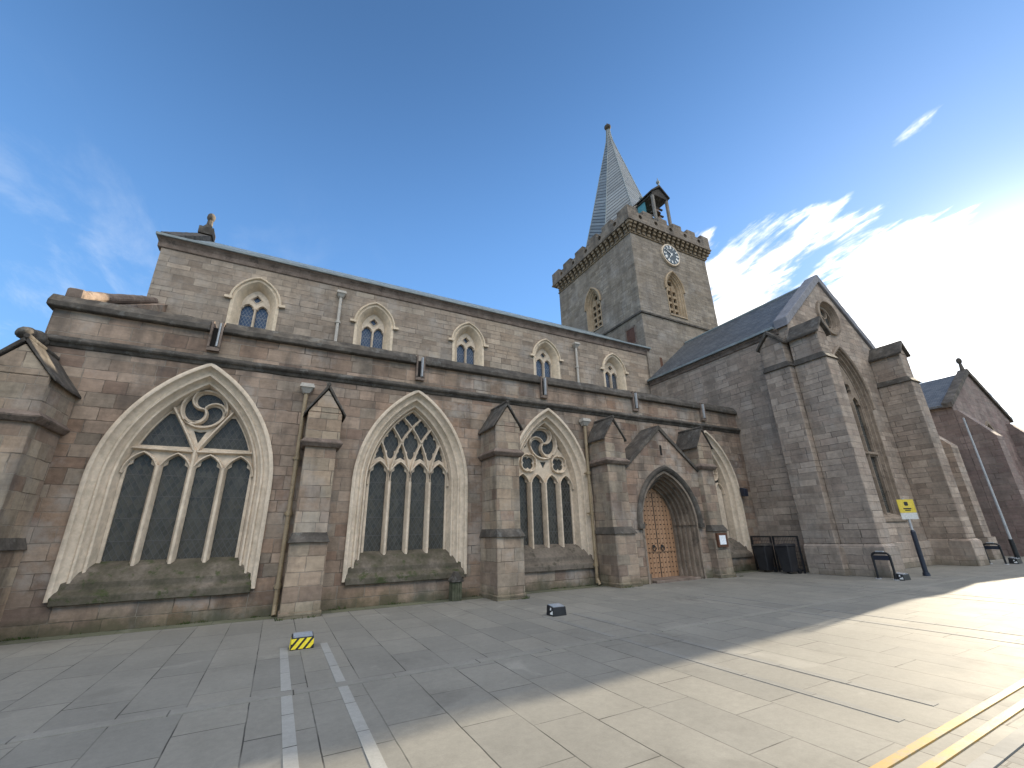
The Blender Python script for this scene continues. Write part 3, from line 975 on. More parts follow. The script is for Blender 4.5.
# carved stump on the corner of the string course
m_ = MB()
m_.ball((-4.98, 11.5, 5.62), 0.19, 0.8)
m_.ball((-5.04, 11.32, 5.62), 0.15, 0.85)
m_.cyl((-4.95, 11.7, 5.62), (-5.05, 11.3, 5.60), 0.17, 0.13, 10)
m_.build('gargoyle', 'dark_stone', church, smooth_angle=60)
# aisle roof
m_ = MB()
m_.hexa([(XL + 0.5, YW + 0.4, 6.2), (XT, YW + 0.4, 6.2), (XT, YC + 0.1, 8.2), (XL + 0.5, YC + 0.1, 8.2)],
        [(XL + 0.5, YW + 0.4, 6.28), (XT, YW + 0.4, 6.28), (XT, YC + 0.1, 8.3), (XL + 0.5, YC + 0.1, 8.3)])
m_.build('aisle_roof', 'slate', church)


# ---- buttresses
def buttress(xc, w, yf, head=True, x_in=0.04, sub=True, zb=0.0):
    wl = w / 2
    m1 = MB()
    wu = wl - x_in
    yu = yf + 0.09
    m1.box(xc - wl, xc + wl, yf, YW - 0.002, -0.2, 1.56)
    m1.box(xc - wu, xc + wu, yu, YW - 0.002, 1.56, 3.74)
    # head stage with the little gable
    m1.box(xc - wl, xc + wl, yf + 0.05, YW - 0.002, 3.74, 4.52)
    g0, g1 = yf + 0.05, YW - 0.002
    m1.hexa([(xc - wl, g0, 4.52), (xc + wl, g0, 4.52), (xc, g0, 5.12)], [(xc - wl, g1, 4.52), (xc + wl, g1, 4.52), (xc, g1, 5.12)])
    # plinth
    m1.box(xc - wl - 0.03, xc + wl + 0.03, yf - 0.04, YW - 0.002, -0.2, 0.12)
    o = m1.build('buttress', 'buttress_stone', church, bevel=0.018)
    m2 = MB()   # sloping set-off
    m2.hexa([(xc - wl - 0.04, yf - 0.06, 1.50), (xc + wl + 0.04, yf - 0.06, 1.50), (xc + wl + 0.04, YW - 0.01, 1.50), (xc - wl - 0.04, YW - 0.01, 1.50)],
            [(xc - wu, yu + 0.002, 1.72), (xc + wu, yu + 0.002, 1.72), (xc + wu, YW - 0.01, 1.72), (xc - wu, YW - 0.01, 1.72)])
    m2.build('set_off', 'dark_stone', o, bevel=0.012)
    m3 = MB()
    m3.hexa([(xc - wl - 0.02, yf + 0.03, 3.66), (xc + wl + 0.02, yf + 0.03, 3.66), (xc + wl + 0.02, YW - 0.006, 3.66), (xc - wl - 0.02, YW - 0.006, 3.66)],
            [(xc - wl - 0.09, yf - 0.05, 3.76), (xc + wl + 0.09, yf - 0.05, 3.76), (xc + wl + 0.09, YW - 0.006, 3.76), (xc - wl - 0.09, YW - 0.006, 3.76)])
    m3.hexa([(xc - wl - 0.09, yf - 0.05, 3.762), (xc + wl + 0.09, yf - 0.05, 3.762), (xc + wl + 0.09, YW - 0.006, 3.762), (xc - wl - 0.09, YW - 0.006, 3.762)],
            [(xc - wl - 0.005, yf + 0.045, 3.87), (xc + wl + 0.005, yf + 0.045, 3.87), (xc + wl + 0.005, YW - 0.006, 3.87), (xc - wl - 0.005, YW - 0.006, 3.87)])
    m3.build('drip_course', 'trim_stone', o, bevel=0.012)
    m4 = MB()
    for s in (-1, 1):
        a0, a1 = yf + 0.015, YW - 0.004
        P = [(xc + s * (wl + 0.085), 4.44), (xc + s * (wl + 0.09), 4.49), (xc + s * 0.002, 5.28), (xc + s * 0.002, 5.16)]
        m4.hexa([(x, a0, z) for x, z in P], [(x, a1, z) for x, z in P])
    m4.cyl((xc, yf + 0.0, 5.26), (xc, YW - 0.004, 5.27), 0.055, 0.055, 8)
    m4.build('gablet_roof', 'dark_stone', o, bevel=0.012)
    return o


buttress(0.655, 0.78, 11.03)
buttress(5.50, 0.80, 10.58)
buttress(9.57, 0.84, 10.68)
buttress(13.84, 0.74, 10.58)
buttress(-4.62, 0.98, 10.42)
# west-facing buttress of the corner
m_ = MB()
m_.box(-6.3, XL - 0.002, 11.75, 12.65, -0.2, 4.5)
m_.hexa([(-6.3, 11.75, 4.5), (-6.3, 12.65, 4.5), (-6.3, 12.2, 5.1)], [(XL - 0.002, 11.75, 4.5), (XL - 0.002, 12.65, 4.5), (XL - 0.002, 12.2, 5.1)])
o = m_.build('buttress', 'buttress_stone', church)
m_ = MB()
for s in (-1, 1):
    P = [(12.2 + s * 0.58, 4.45), (12.2 + s * 0.60, 4.53), (12.2 + s * 0.002, 5.30), (12.2 + s * 0.002, 5.12)]
    m_.hexa([(-6.4, y, z) for y, z in P], [(XL - 0.004, y, z) for y, z in P])
m_.build('gablet_roof', 'dark_stone', o)


# ---- rainwater pipes on the aisle
def pipe(x, y, z1, mat, r=0.052, hopper=0.15, z0=0.05, joints=(0.55, 2.1, 3.4), side=0.0):
    m1 = MB()
    m1.cyl((x, y, z0 + 0.02), (x, y, z1), r, r, 12)
    for z in joints:
        m1.cyl((x, y, z), (x, y, z + 0.10), r * 1.4, r * 1.4, 12)
        m1.box(x - r * 1.8, x + r * 1.8, y + r * 0.6, y + 0.14, z + 0.03, z + 0.07)
    if z0 < 0.2:
        m1.cyl((x, y, z0 + 0.16), (x, y - 0.12, z0 - 0.02), r, r, 12)
    o = m1.build('drainpipe', mat, church, smooth_angle=40)
    m2 = MB()
    h = hopper
    m2.hexa([(x - h * 0.45, y - h * 0.45, z1), (x + h * 0.45, y - h * 0.45, z1), (x + h * 0.45, y + h * 0.6, z1), (x - h * 0.45, y + h * 0.6, z1)],
            [(x - h, y - h, z1 + h * 0.9), (x + h, y - h, z1 + h * 0.9), (x + h, y + h * 0.6, z1 + h * 0.9), (x - h, y + h * 0.6, z1 + h * 0.9)])
    m2.box(x - h * 1.12, x + h * 1.12, y - h * 1.12, y + h * 0.6, z1 + h * 0.9, z1 + h * 1.25)
    m2.box(x - h, x + h, y - h, y + h * 0.6, z1 + h * 1.25, z1 + h * 1.6)
    m2.build('hopper', mat if mat != 'pipe_paint' else 'pale_pipe_paint', o)


pipe(0.17, YW - 0.13, 5.10, 'pipe_paint')
pipe(9.02, YW - 0.13, 5.08, 'pipe_paint')

# ---- portal between the third and fourth buttress
PX0, PX1, PY_, PC = 9.98, 13.50, 10.86, 11.78
PF = south(PY_)
m_ = MB()
ph, psp, pe = 1.30, 1.80, 0.50
oa = arch(PC, ph, psp, pe, 0.0, 16)
plate(m_, PF, [(PX0, -0.2), (PC - ph, -0.2)] + oa + [(PC + ph, -0.2), (PX1, -0.2), (PX1, 3.62), (PC, 5.02), (PX0, 3.62)], [], 0.0, 0.1)
m_.box(PX0, PC - ph - 0.02, PY_ + 0.1, YW - 0.002, -0.2, 3.6)
m_.box(PC + ph + 0.02, PX1, PY_ + 0.1, YW - 0.002, -0.2, 3.6)
m_.hexa([(PX0, PY_ + 0.1, 3.6), (PX1, PY_ + 0.1, 3.6), (PC, PY_ + 0.1, 5.0)], [(PX0, YW - 0.002, 3.6), (PX1, YW - 0.002, 3.6), (PC, YW - 0.002, 5.0)])
portal = m_.build('portal', 'aisle_stone', church)
m_ = MB()   # moulded orders
prof = [(-0.02, -0.015), (0.06, -0.015)]
d = 0.0
for k in range(5):
    i0 = 0.06 + k * 0.082
    d0 = 0.02 + k * 0.135
    prof += [(i0, d0 + 0.03), (i0 - 0.02, d0 + 0.07), (i0 + 0.015, d0 + 0.115), (i0 + 0.06, d0 + 0.105), (i0 + 0.082, d0 + 0.06)]
prof += [(0.47, 0.70), (0.47, 0.80)]
loft(m_, PF, PC, ph, psp, pe, 0.0, prof, 18)
m_.build('door_moulding', 'portal_stone', portal, smooth_angle=50)
m_ = MB()   # hood mould
loft(m_, PF, PC, ph + 0.20, psp, pe, psp - 0.05, [(0.0, 0.0), (0.0, -0.08), (0.05, -0.13), (0.12, -0.12), (0.17, -0.05), (0.18, 0.0)], 18)
for s in (-1, 1):
    m_.box(PC + s * (ph + 0.21), PC + s * (ph - 0.0), PY_ - 0.12, PY_, psp - 0.16, psp - 0.02)
m_.build('hood_mould', 'dark_stone', portal, smooth_angle=50)
m_ = MB()   # capitals
prof2 = [(i + 0.03, d_ - 0.02) for i, d_ in prof[2:-1]]
for sgn in (-1, 1):
    for nm, z0, z1, ex in (('impost', psp - 0.08, psp + 0.04, 0.03), ('shaft_base', 0.0, 0.28, 0.03)):
        vs = []
        for z in (z0, z1):
            vs += [PF(PC + sgn * (ph - i + 0.0), z, d_ - ex) for i, d_ in prof2]
        n = len(prof2)
        m_ = MB()
        m_.add(vs, [(i, i + 1, i + 1 + n, i + n) for i in range(n - 1)])
        m_.build(nm, 'portal_stone', portal, smooth_angle=40)
m_ = MB()   # gable copings
for s in (-1, 1):
    P = [(PC + s * (PC - PX0 + 0.06), 3.46), (PC + s * (PC - PX0 + 0.07), 3.60), (PC + s * 0.003, 5.20), (PC + s * 0.003, 5.02)]
    m_.hexa([(x, PY_ - 0.06, z) for x, z in P], [(x, YW - 0.005, z) for x, z in P])
m_.build('gable_coping', 'dark_stone', portal, bevel=0.015)
m_ = MB()
plate(m_, PF, arch(PC, 0.05, 4.40, 0.05, 4.1, 6), [], -0.004, 0.05)
m_.build('slit', 'recess_dark', portal)
m_ = MB()   # threshold step
m_.box(PC - 1.0, PC + 1.0, PY_ - 0.05, PY_ + 0.75, -0.1, 0.07)
m_.build('step', 'trim_stone', portal, bevel=0.01)
# the door
m_ = MB()
dh = ph - 0.47
DF = south(PY_ + 0.72)
plate(m_, DF, arch(PC, dh + 0.03, psp, pe, 0.06, 16), [], 0.0, 0.08)
for row in range(18):
    z = 0.22 + row * 0.155
    for k in range(10):
        u = PC - dh + 0.07 + (2 * dh - 0.14) * k / 9
        lim = sqrt(max((dh + pe) ** 2 - max(z - psp, 0) ** 2, 0)) - pe - 0.05 if z > psp else dh
        if abs(u - PC) > lim:
            continue
        m_.cyl(DF(u, z, 0.0), DF(u, z, -0.028), 0.022, 0.010, 6, 1)
m_.box(PC - 0.012, PC + 0.012, PY_ + 0.705, PY_ + 0.72, 0.07, 2.85, 1)
m_.box(PC - dh, PC + dh, PY_ + 0.70, PY_ + 0.72, 0.88, 0.93, 0)
door = m_.build('door', ['oak', 'black_metal'], church)
for s in (-0.22, 0.18):
    m_ = MB()
    m_.cyl(DF(PC + s, 1.06, 0.0), DF(PC + s, 1.06, -0.05), 0.05, 0.04, 10)
    ring = [DF(PC + s + 0.075 * sin(2 * pi * k / 12), 0.99 + 0.075 * cos(2 * pi * k / 12), -0.045) for k in range(13)]
    m_.tube(ring, 0.014, 6)
    m_.build('ring_handle', 'black_metal', door)

# ---- clerestory
CF = south(YC)
cws = [-1.88, 2.40, 6.58, 10.80, 15.18]
ch, csp, ce = 0.77, 9.80, 0.32
m_ = MB()
plate(m_, CF, [(XL, 7.6), (17.9, 7.6), (17.9, 11.42), (XL, 11.42)], [arch(c, ch, csp, ce, 8.25, 14) for c in cws], 0.0, 0.1, rim=False)
m_.box(XL, 17.8, YC + 0.6, YC + 0.7, -0.2, 11.4)
m_.box(XL, 17.8, 24.8, 24.9, -0.2, 11.4)
m_.add([(XL, YC, -0.2), (XL, 24.9, -0.2), (XL, 24.9, 11.5), (XL, 20.7, 14.6), (XL, YC, 11.5)], [(0, 1, 2, 3, 4)])
m_.build('clerestory_wall', 'clerestory_stone', church)
for c in cws:
    m1 = MB()
    loft(m1, CF, c, ch, csp, ce, 8.2, [(-0.005, 0.0), (-0.005, -0.02), (0.02, -0.03), (0.10, -0.025), (0.30, 0.27), (0.31, 0.42)], 16)
    for s in (-1, 1):
        m1.box(c + s * (ch - 0.03), c + s * (ch + 0.2), YC - 0.11, YC + 0.0, csp + 0.02, csp + 0.11)
    loft(m1, CF, c, ch + 0.07, csp, ce, csp + 0.02, [(0.0, 0.0), (-0.005, -0.06), (0.03, -0.11), (0.07, -0.10), (0.085, -0.024)], 16)
    o = m1.build('clerestory_window', 'painted_stone', church, smooth_angle=40)
    hi = ch - 0.305
    m2 = MB()
    A = arch(c, hi, csp, ce, 8.2, 14)
    hl = []
    for s in (-1, 1):
        hl.append(light_hole(c + s * hi / 2, hi / 2 - 0.028, 8.3, 9.60, 0.16, 0.18))
    hl.append(foil((c, 10.14), 0.15, 4, 0.3, 1, 1, 32, 0.0))
    plate(m2, CF, A, hl, 0.30, 0.40)
    bar(m2, CF, [(c, 8.2), (c, 9.75)], 0.085, 0.25, 0.40)
    for s in (-1, 1):
        bar(m2, CF, arch(c + s * hi / 2, hi / 2, 9.58, 0.11, None, 8), 0.05, 0.27, 0.40)
    q = circ((c, 10.13), 0.175, 4, 0)
    bar(m2, CF, q + [q[0]], 0.05, 0.27, 0.40)
    m2.build('tracery', 'cream_stone', o)
    m3 = MB()
    plate(m3, CF, arch(c, hi + 0.02, csp, ce, 8.2, 14), [], 0.40, 0.43)
    m3.build('glazing', 'sky_tinted_leaded_glass', o)
m_ = MB()
pf = [(-0.001, 11.28), (-0.04, 11.29), (-0.05, 11.36), (-0.06, 11.46), (-0.11, 11.56), (-0.19, 11.64), (0.3, 11.64), (0.3, 11.28)]
m_.hexa([(XL - 0.12, YC + d, z) for d, z in pf], [(18.0, YC + d, z) for d, z in pf])
m_.build('cornice', 'trim_stone', church, bevel=0.015)
m_ = MB()
m_.box(XL - 0.2, 18.02, YC - 0.23, YC + 0.2, 11.642, 11.74)
m_.build('lead_gutter', 'lead', church, bevel=0.01)
m_ = MB()
m_.hexa([(XL, YC, 11.70), (17.9, YC, 11.70), (17.9, 20.7, 14.50), (XL, 20.7, 14.50)], [(XL, YC, 11.80), (17.9, YC, 11.80), (17.9, 20.7, 14.62), (XL, 20.7, 14.62)])
m_.hexa([(XL, 24.9, 11.70), (17.9, 24.9, 11.70), (17.9, 20.7, 14.50), (XL, 20.7, 14.50)], [(XL, 24.9, 11.80), (17.9, 24.9, 11.80), (17.9, 20.7, 14.62), (XL, 20.7, 14.62)])
m_.build('nave_roof', 'lead', church)
m_ = MB()
for s, ye in ((-1, YC - 0.1), (1, 25.0)):
    P = [(ye, 11.6), (ye, 11.85), (20.7, 14.92), (20.7, 14.6)]
    m_.hexa([(XL - 0.12, y, z) for y, z in P], [(XL + 0.4, y, z) for y, z in P])
o = m_.build('nave_gable_coping', 'dark_stone', church)
m_ = MB()
m_.box(XL - 0.1, XL + 0.45, 20.35, 21.05, 14.75, 15.12)
m_.hexa([(XL - 0.05, 20.5, 15.12), (XL + 0.4, 20.5, 15.12), (XL + 0.4, 20.9, 15.12), (XL - 0.05, 20.9, 15.12)],
        [(XL + 0.1, 20.6, 15.45), (XL + 0.26, 20.6, 15.45), (XL + 0.26, 20.8, 15.45), (XL + 0.1, 20.8, 15.45)])
m_.cyl((XL + 0.18, 20.7, 15.4), (XL + 0.18, 20.7, 15.72), 0.13, 0.11, 8)
m_.ball((XL + 0.18, 20.7, 15.88), 0.17, 1.35)
m_.build('finial', 'dark_stone', o, smooth_angle=40)
for x in (0.98, 12.62):
    pipe(x, YC - 0.10, 10.75, 'pale_pipe_paint', 0.06, 0.16, 7.7, (9.6,))

# ---- tower
TX0, TX1, TY0, TY1 = 17.9, 25.1, 16.5, 24.9
TFS, TFW = south(TY0), westf(TX0)
bh, be = 0.78, 0.7
m_ = MB()
bs = (21.25, 16.65, 14.75)      # south belfry: centre, spring, sill
bw_ = (-20.85, 16.95, 15.05)
plate(m_, TFS, [(TX0, 14.15), (TX1, 14.15), (TX1, 21.0), (TX0, 21.0)], [arch(bs[0], bh, bs[1], be, bs[2], 12)], 0.0, 0.3, rim=False)
plate(m_, TFW, [(-TY1, 14.15), (-TY0, 14.15), (-TY0, 21.0), (-TY1, 21.0)], [arch(bw_[0], bh, bw_[1], be, bw_[2], 12)], 0.0, 0.3, rim=False)
m_.box(TX1 - 0.02, TX1, TY0, TY1, 0, 21)
m_.box(TX0, TX1, TY1 - 0.02, TY1, 0, 21)
# lower stage slightly wider
m_.box(TX0 - 0.09, TX1 + 0.09, TY0 - 0.09, TY1 + 0.09, 0, 14.1)
m_.build('tower', 'tower_stone', church)
tower = church.children[-1]
m_ = MB()
for d, z0, z1 in ((0.17, 14.08, 14.20), (0.10, 14.20, 14.28)):
    m_.box(TX0 - d, TX1 + d, TY0 - d, TY1 + d, z0, z1)
m_.build('string_course', 'dark_stone', tower, bevel=0.02)
for fr, (c, sp, sl_) in ((TFS, bs), (TFW, bw_)):
    m1 = MB()
    loft(m1, fr, c, bh, sp, be, sl_ - 0.05, [(-0.02, 0.0), (-0.02, -0.03), (0.05, -0.03), (0.08, 0.05), (0.14, 0.06), (0.18, 0.16), (0.24, 0.18), (0.30, 0.32), (0.31, 0.46)], 14)
    loft(m1, fr, c, bh + 0.13, sp, be, sp - 0.1, [(0.0, 0.0), (0.0, -0.10), (0.06, -0.13), (0.12, -0.10), (0.13, 0.0)], 14)
    hi = bh - 0.30
    A = arch(c, hi, sp, be, sl_ - 0.05, 14)
    hl = []
    for s in (-1, 1):
        for k in range(4):
            z0 = sl_ + 0.12 + k * 0.50
            uu = c + s * hi / 2
            hl.append([(uu - 0.18, z0), (uu + 0.18, z0), (uu + 0.18, z0 + 0.34), (uu - 0.18, z0 + 0.34)])
    hl.append(foil((c, sp + 0.62), 0.2, 4, 0.2))
    plate(m1, fr, A, hl, 0.30, 0.46)
    bar(m1, fr, [(c, sl_ - 0.05), (c, sp + 0.35)], 0.11, 0.22, 0.46)
    # sloping sill
    P = [(-0.05, sl_ - 0.16), (-0.05, sl_ - 0.08), (0.46, sl_ + 0.10), (0.46, sl_ - 0.16)]
    m1.hexa([fr(c - bh, z, d) for d, z in P], [fr(c + bh, z, d) for d, z in P])
    o = m1.build('belfry_window', 'buff_stone', church, smooth_angle=40)
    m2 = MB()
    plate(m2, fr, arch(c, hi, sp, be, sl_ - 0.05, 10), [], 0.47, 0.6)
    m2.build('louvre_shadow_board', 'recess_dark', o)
# small openings below the string
m_ = MB()
fw2 = westf(TX0 - 0.09)
plate(m_, fw2, [(-17.95, 12.35), (-17.05, 12.35), (-17.05, 13.55), (-17.95, 13.55)], [[(-17.85, 12.42), (-17.15, 12.42), (-17.15, 13.45), (-17.85, 13.45)]], -0.03, 0.02)
o = m_.build('small_doorway', 'trim_stone', church)
m_ = MB()
plate(m_, fw2, [(-17.86, 12.41), (-17.14, 12.41), (-17.14, 13.46), (-17.86, 13.46)], [], -0.006, 0.02)
m_.build('door_leaf', 'notice_timber', o)
m_ = MB()
fs2 = south(TY0 - 0.09)
plate(m_, fs2, [(18.78, 10.4), (18.98, 10.4), (18.98, 11.3), (18.78, 11.3)], [], -0.006, 0.02)
m_.build('slit', 'notice_timber', tower)
# corbel table and parapet
ov = 0.36
STEPS = ((0.14, 20.22, 20.45), (0.25, 20.45, 20.66), (ov - 0.01, 20.66, 20.86))
for side in range(2):
    n = 16 if side == 0 else 18
    for k in range(-1, n + 1):
        t = (k + 0.5) / n
        if k in (-1, n):
            if side == 1:
                continue
        m_ = MB()
        w = 0.12
        for dd, z0, z1 in STEPS:
            if k in (-1, n):
                sx, x = (-1, TX0) if k == -1 else (1, TX1)
                m_.box(x + sx * 0.001, x + sx * dd, TY0 - 0.001, TY0 - dd, z0, z1)
            elif side == 0:
                x = TX0 + t * (TX1 - TX0)
                m_.box(x - w, x + w, TY0 - dd, TY0 - 0.001, z0, z1)
            else:
                y = TY0 + t * (TY1 - TY0)
                m_.box(TX0 - dd, TX0 - 0.001, y - w, y + w, z0, z1)
        m_.build('corbel', 'corbel_stone', tower, bevel=0.02)
m_ = MB()
m_.box(TX0 - 0.07, TX1 + 0.07, TY0 - 0.07, TY1 + 0.07, 20.12, 20.215)
m_.build('corbel_course', 'corbel_stone', tower, bevel=0.02)
m_ = MB()
ox0, ox1, oy0, oy1 = TX0 - ov, TX1 + ov, TY0 - ov, TY1 + ov
m_.box(ox0 - 0.05, ox1 + 0.05, oy0 - 0.05, oy1 + 0.05, 20.86, 20.98)
PT, CT = 22.02, 21.66
th = 0.35


def crenel(fr, u0, u1, sgn):
    L = u1 - u0
    n = 6
    cw, mwid = 0.62, (L - 5 * 0.62) / 6
    out = [(u0, 20.98), (u1, 20.98), (u1, PT)]
    holes = []
    u = u1
    for k in range(n):
        u -= mwid if True else 0
        out.append((u, PT))
        if k < n - 1:
            out.append((u, CT))
            holes.append(circ((u - cw / 2, 21.36), 0.17, 12))
            u -= cw
            out.append((u, CT))
            out.append((u, PT))
    return out[:-1] + [(u0, PT)] if abs(out[-1][0] - u0) < 1e-3 else out + [(u0, PT)], holes


for fr, a, b_ in ((south(oy0), ox0, ox1), (westf(ox0), -oy1, -oy0 - 0.0)):
    ol, hl = crenel(fr, a, b_, 1)
    plate(m_, fr, ol, hl, 0.0, th, rim=False)
    plate(m_, fr, ol, hl, th, None)
    n_ = len(ol)
    m_.add([fr(u, z, 0.0) for u, z in ol] + [fr(u, z, th) for u, z in ol], [(i, (i + 1) % n_, (i + 1) % n_ + n_, i + n_) for i in range(3, n_ - 1)])
ol, hl = crenel(south(oy1 - th), ox0 + th, ox1 - th, 1)
plate(m_, south(oy1 - th), ol, hl, 0.0, th - 0.003)
ol, hl = crenel(westf(ox1 - th), -oy1 + 0.004, -oy0 - th, 1)
plate(m_, westf(ox1 - th), ol, hl, 0.003, th - 0.003)
m_.build('battlement', 'battlement_stone', tower)
m_ = MB()
m_.box(ox0 + 0.1, ox1 - 0.1, oy0 + 0.1, oy1 - 0.1, 20.9, 21.05)
m_.build('tower_roof', 'lead', tower)
# clock
m_ = MB()
cc = (21.35, 19.38)
m_.cyl(TFS(*cc, 0.0), TFS(*cc, -0.14), 0.84, 0.84, 40)
clock = m_.build('clock', 'cream_stone', church, smooth_angle=40)
m_ = MB()
m_.cyl(TFS(*cc, -0.14), TFS(*cc, -0.155), 0.74, 0.74, 40)
m_.build('dial', 'clock_blue', clock, smooth_angle=40)
NUM = ['XII', 'I', 'II', 'III', 'IIII', 'V', 'VI', 'VII', 'VIII', 'IX', 'X', 'XI']
SEG = {'I': [((0, -0.5), (0, 0.5))], 'V': [((-0.3, 0.5), (0, -0.5)), ((0.3, 0.5), (0, -0.5))], 'X': [((-0.3, 0.5), (0.3, -0.5)), ((0.3, 0.5), (-0.3, -0.5))]}
WID = {'I': 0.34, 'V': 0.75, 'X': 0.75}
for k, s in enumerate(NUM):
    m_ = MB()
    a = pi / 2 - k * pi / 6
    tw = sum(WID[q] for q in s)
    x = -tw / 2
    for q in s:
        xc = x + WID[q] / 2
        x += WID[q]
        for (x0, y0), (x1, y1) in SEG[q]:
            pts = []
            for px, py in ((xc + x0, y0), (xc + x1, y1)):
                tx, rr = px * 0.115, 0.58 + py * 0.24
                pts.append((cc[0] + rr * cos(a) + tx * sin(a), cc[1] + rr * sin(a) - tx * cos(a)))
            (ua, za), (ub, zb) = pts
            l = sqrt((ub - ua) ** 2 + (zb - za) ** 2)
            nx, nz = -(zb - za) / l * 0.018, (ub - ua) / l * 0.018
            q4 = [(ua + nx, za + nz), (ub + nx, zb + nz), (ub - nx, zb - nz), (ua - nx, za - nz)]
            m_.hexa([TFS(u, z, -0.155) for u, z in q4], [TFS(u, z, -0.168) for u, z in q4])
    m_.build('numeral', 'white_paint', clock)
for L, wd_, ang in ((0.42, 0.05, radians(235)), (0.62, 0.035, radians(150))):
    m_ = MB()
    u, z = cc[0] + L * cos(ang), cc[1] + L * sin(ang)
    nx, nz = -sin(ang) * wd_, cos(ang) * wd_
    q4 = [(cc[0] + nx - 0.1 * cos(ang), cc[1] + nz - 0.1 * sin(ang)), (u + nx * 0.2, z + nz * 0.2), (u - nx * 0.2, z - nz * 0.2), (cc[0] - nx - 0.1 * cos(ang), cc[1] - nz - 0.1 * sin(ang))]
    m_.hexa([TFS(a, b_, -0.17 - wd_ * 0.2) for a, b_ in q4], [TFS(a, b_, -0.19 - wd_ * 0.2) for a, b_ in q4])
    m_.build('clock_hand', 'white_paint', clock)
# spire
SC = (21.45, 20.7)
m_ = MB()
prof = [(21.0, 3.30), (22.4, 2.92), (26.0, 2.08), (30.0, 1.20), (33.2, 0.50), (34.3, 0.27), (35.2, 0.17), (35.6, 0.15)]


def oct_pt(r, z, k):
    a = pi / 8 + k * pi / 4
    return (SC[0] + r * cos(a) / cos(pi / 8), SC[1] + r * sin(a) / cos(pi / 8), z)


for k in range(8):
    sg = 1 if k % 2 else -1
    for (z0, r0), (z1, r1) in zip(prof[:-1], prof[1:]):
        vs = [oct_pt(r0, z0, k), oct_pt(r0, z0, k + 1), oct_pt(r1, z1, k + 1), oct_pt(r1, z1, k)]
        m_.add(vs, [(0, 1, 2, 3)])
        w0, w1 = r0 * 0.414, r1 * 0.414
        sk = 0.8 * sg
        m_.uv[len(m_.f) - 1] = [(-w0, z0 - sk * w0), (w0, z0 + sk * w0), (w1, z1 + sk * w1), (-w1, z1 - sk * w1)]
spire = m_.build('spire', 'spire_lead', church)
for k in range(8):
    m_ = MB()
    for (z0, r0), (z1, r1) in zip(prof[:-1], prof[1:]):
        m_.cyl(oct_pt(r0, z0, k), oct_pt(r1, z1, k), 0.045, 0.04, 6)
    m_.build('hip_roll', 'lead', spire)
m_ = MB()
m_.cyl((*SC, 35.4), (*SC, 35.75), 0.13, 0.10, 10)
m_.ball((*SC, 36.0), 0.30, 0.9, 12)
m_.cyl((*SC, 36.2), (*SC, 36.5), 0.06, 0.03, 8)
m_.build('finial', 'dark_stone', spire, smooth_angle=50)
# bellcote on the south parapet
bx0, bx1, by0, by1 = 20.55, 21.95, 16.45, 18.0
m_ = MB()
for x in (bx0, bx1):
    P = [(x - 0.22 if x == bx0 else x + 0.2, 24.45), (x - 0.22 if x == bx0 else x + 0.2, 24.55), (21.25, 25.36), (21.25, 25.18)]
    m_.hexa([(a, by0 - 0.2, z) for a, z in P], [(a, by1 + 0.15, z) for a, z in P])
m_.add([(bx0 - 0.2, by0 - 0.08, 24.46), (bx1 + 0.2, by0 - 0.08, 24.46), (21.25, by0 - 0.08, 25.1)], [(0, 1, 2)])
m_.box(bx0 - 0.1, bx1 + 0.1, by0 - 0.1, by1 + 0.1, 24.30, 24.44)
bc = m_.build('bellcote', 'dark_timber', church)
for y in (by0 - 0.12, by1 + 0.05):
    m_ = MB()
    m_.cyl((21.25, y, 25.2), (21.25, y, 25.55), 0.07, 0.05, 8)
    m_.ball((21.25, y, 25.65), 0.14, 1.2, 8)
    m_.cyl((21.25, y, 25.72), (21.25, y, 26.05), 0.045, 0.015, 6)
    m_.build('finial', 'lead', bc)
for x in (bx0, bx1):
    for y in (by0, by1):
        m_ = MB()
        m_.box(x - 0.085, x + 0.085, y - 0.085, y + 0.085, 21.0, 24.32)
        m_.build('post', 'grey_timber', bc)
m_ = MB()
m_.box(bx0 - 0.02, bx0 + 0.05, by0 + 0.75, by1 - 0.09, 21.0, 24.3)
m_.box(bx0 + 0.09, bx1 - 0.09, by1 - 0.06, by1 + 0.02, 21.0, 24.3)
m_.build('boarding', 'verdigris', bc)
m_ = MB()
for z in (22.5, 23.1, 23.7):
    m_.box(bx0 + 0.085, bx1 - 0.085, by0 + 0.35, by0 + 0.47, z, z + 0.10)
m_.build('bell_frame', 'dark_timber', bc)
for z, xq in ((23.62, 21.2), (23.0, 21.35), (22.4, 21.2)):
    m_ = MB()
    m_.lathe((xq, by0 + 0.41, z - 0.46), [(0.30, 0.0), (0.27, 0.05), (0.20, 0.18), (0.17, 0.34), (0.10, 0.42), (0.03, 0.46)], 14)
    m_.build('bell', 'bronze', bc, smooth_angle=40)

# ---- south transept
GY, TE, TCX = 8.6, 24.9, 21.3
EZ, AZ = 9.55, 12.62
XW = westf(XT)
GF = south(GY)
m_ = MB()
twh, twsp, twe = 1.48, 6.55, 1.48
rose = (TCX, 10.72)
plate(m_, GF, [(XT, -0.2), (TE, -0.2), (TE, EZ), (TCX, AZ), (XT, EZ)], [arch(TCX, twh, twsp, twe, 1.85, 16), circ(rose, 0.72, 32)], 0.0, 0.15, rim=False)
plate(m_, XW, [(-16.45, -0.2), (-GY, -0.2), (-GY, EZ), (-16.45, EZ)], [], 0.0, 0.2, rim=False)
m_.box(TE - 0.2, TE, GY + 0.01, 16.4, -0.2, EZ)
transept = m_.build('transept', 'transept_stone', church)
m_ = MB()
m_.box(XT - 0.10, XT - 0.001, GY - 0.10, 16.3, -0.2, 0.93)
m_.box(XT - 0.10, TE + 0.1, GY - 0.10, GY - 0.001, -0.2, 0.93)
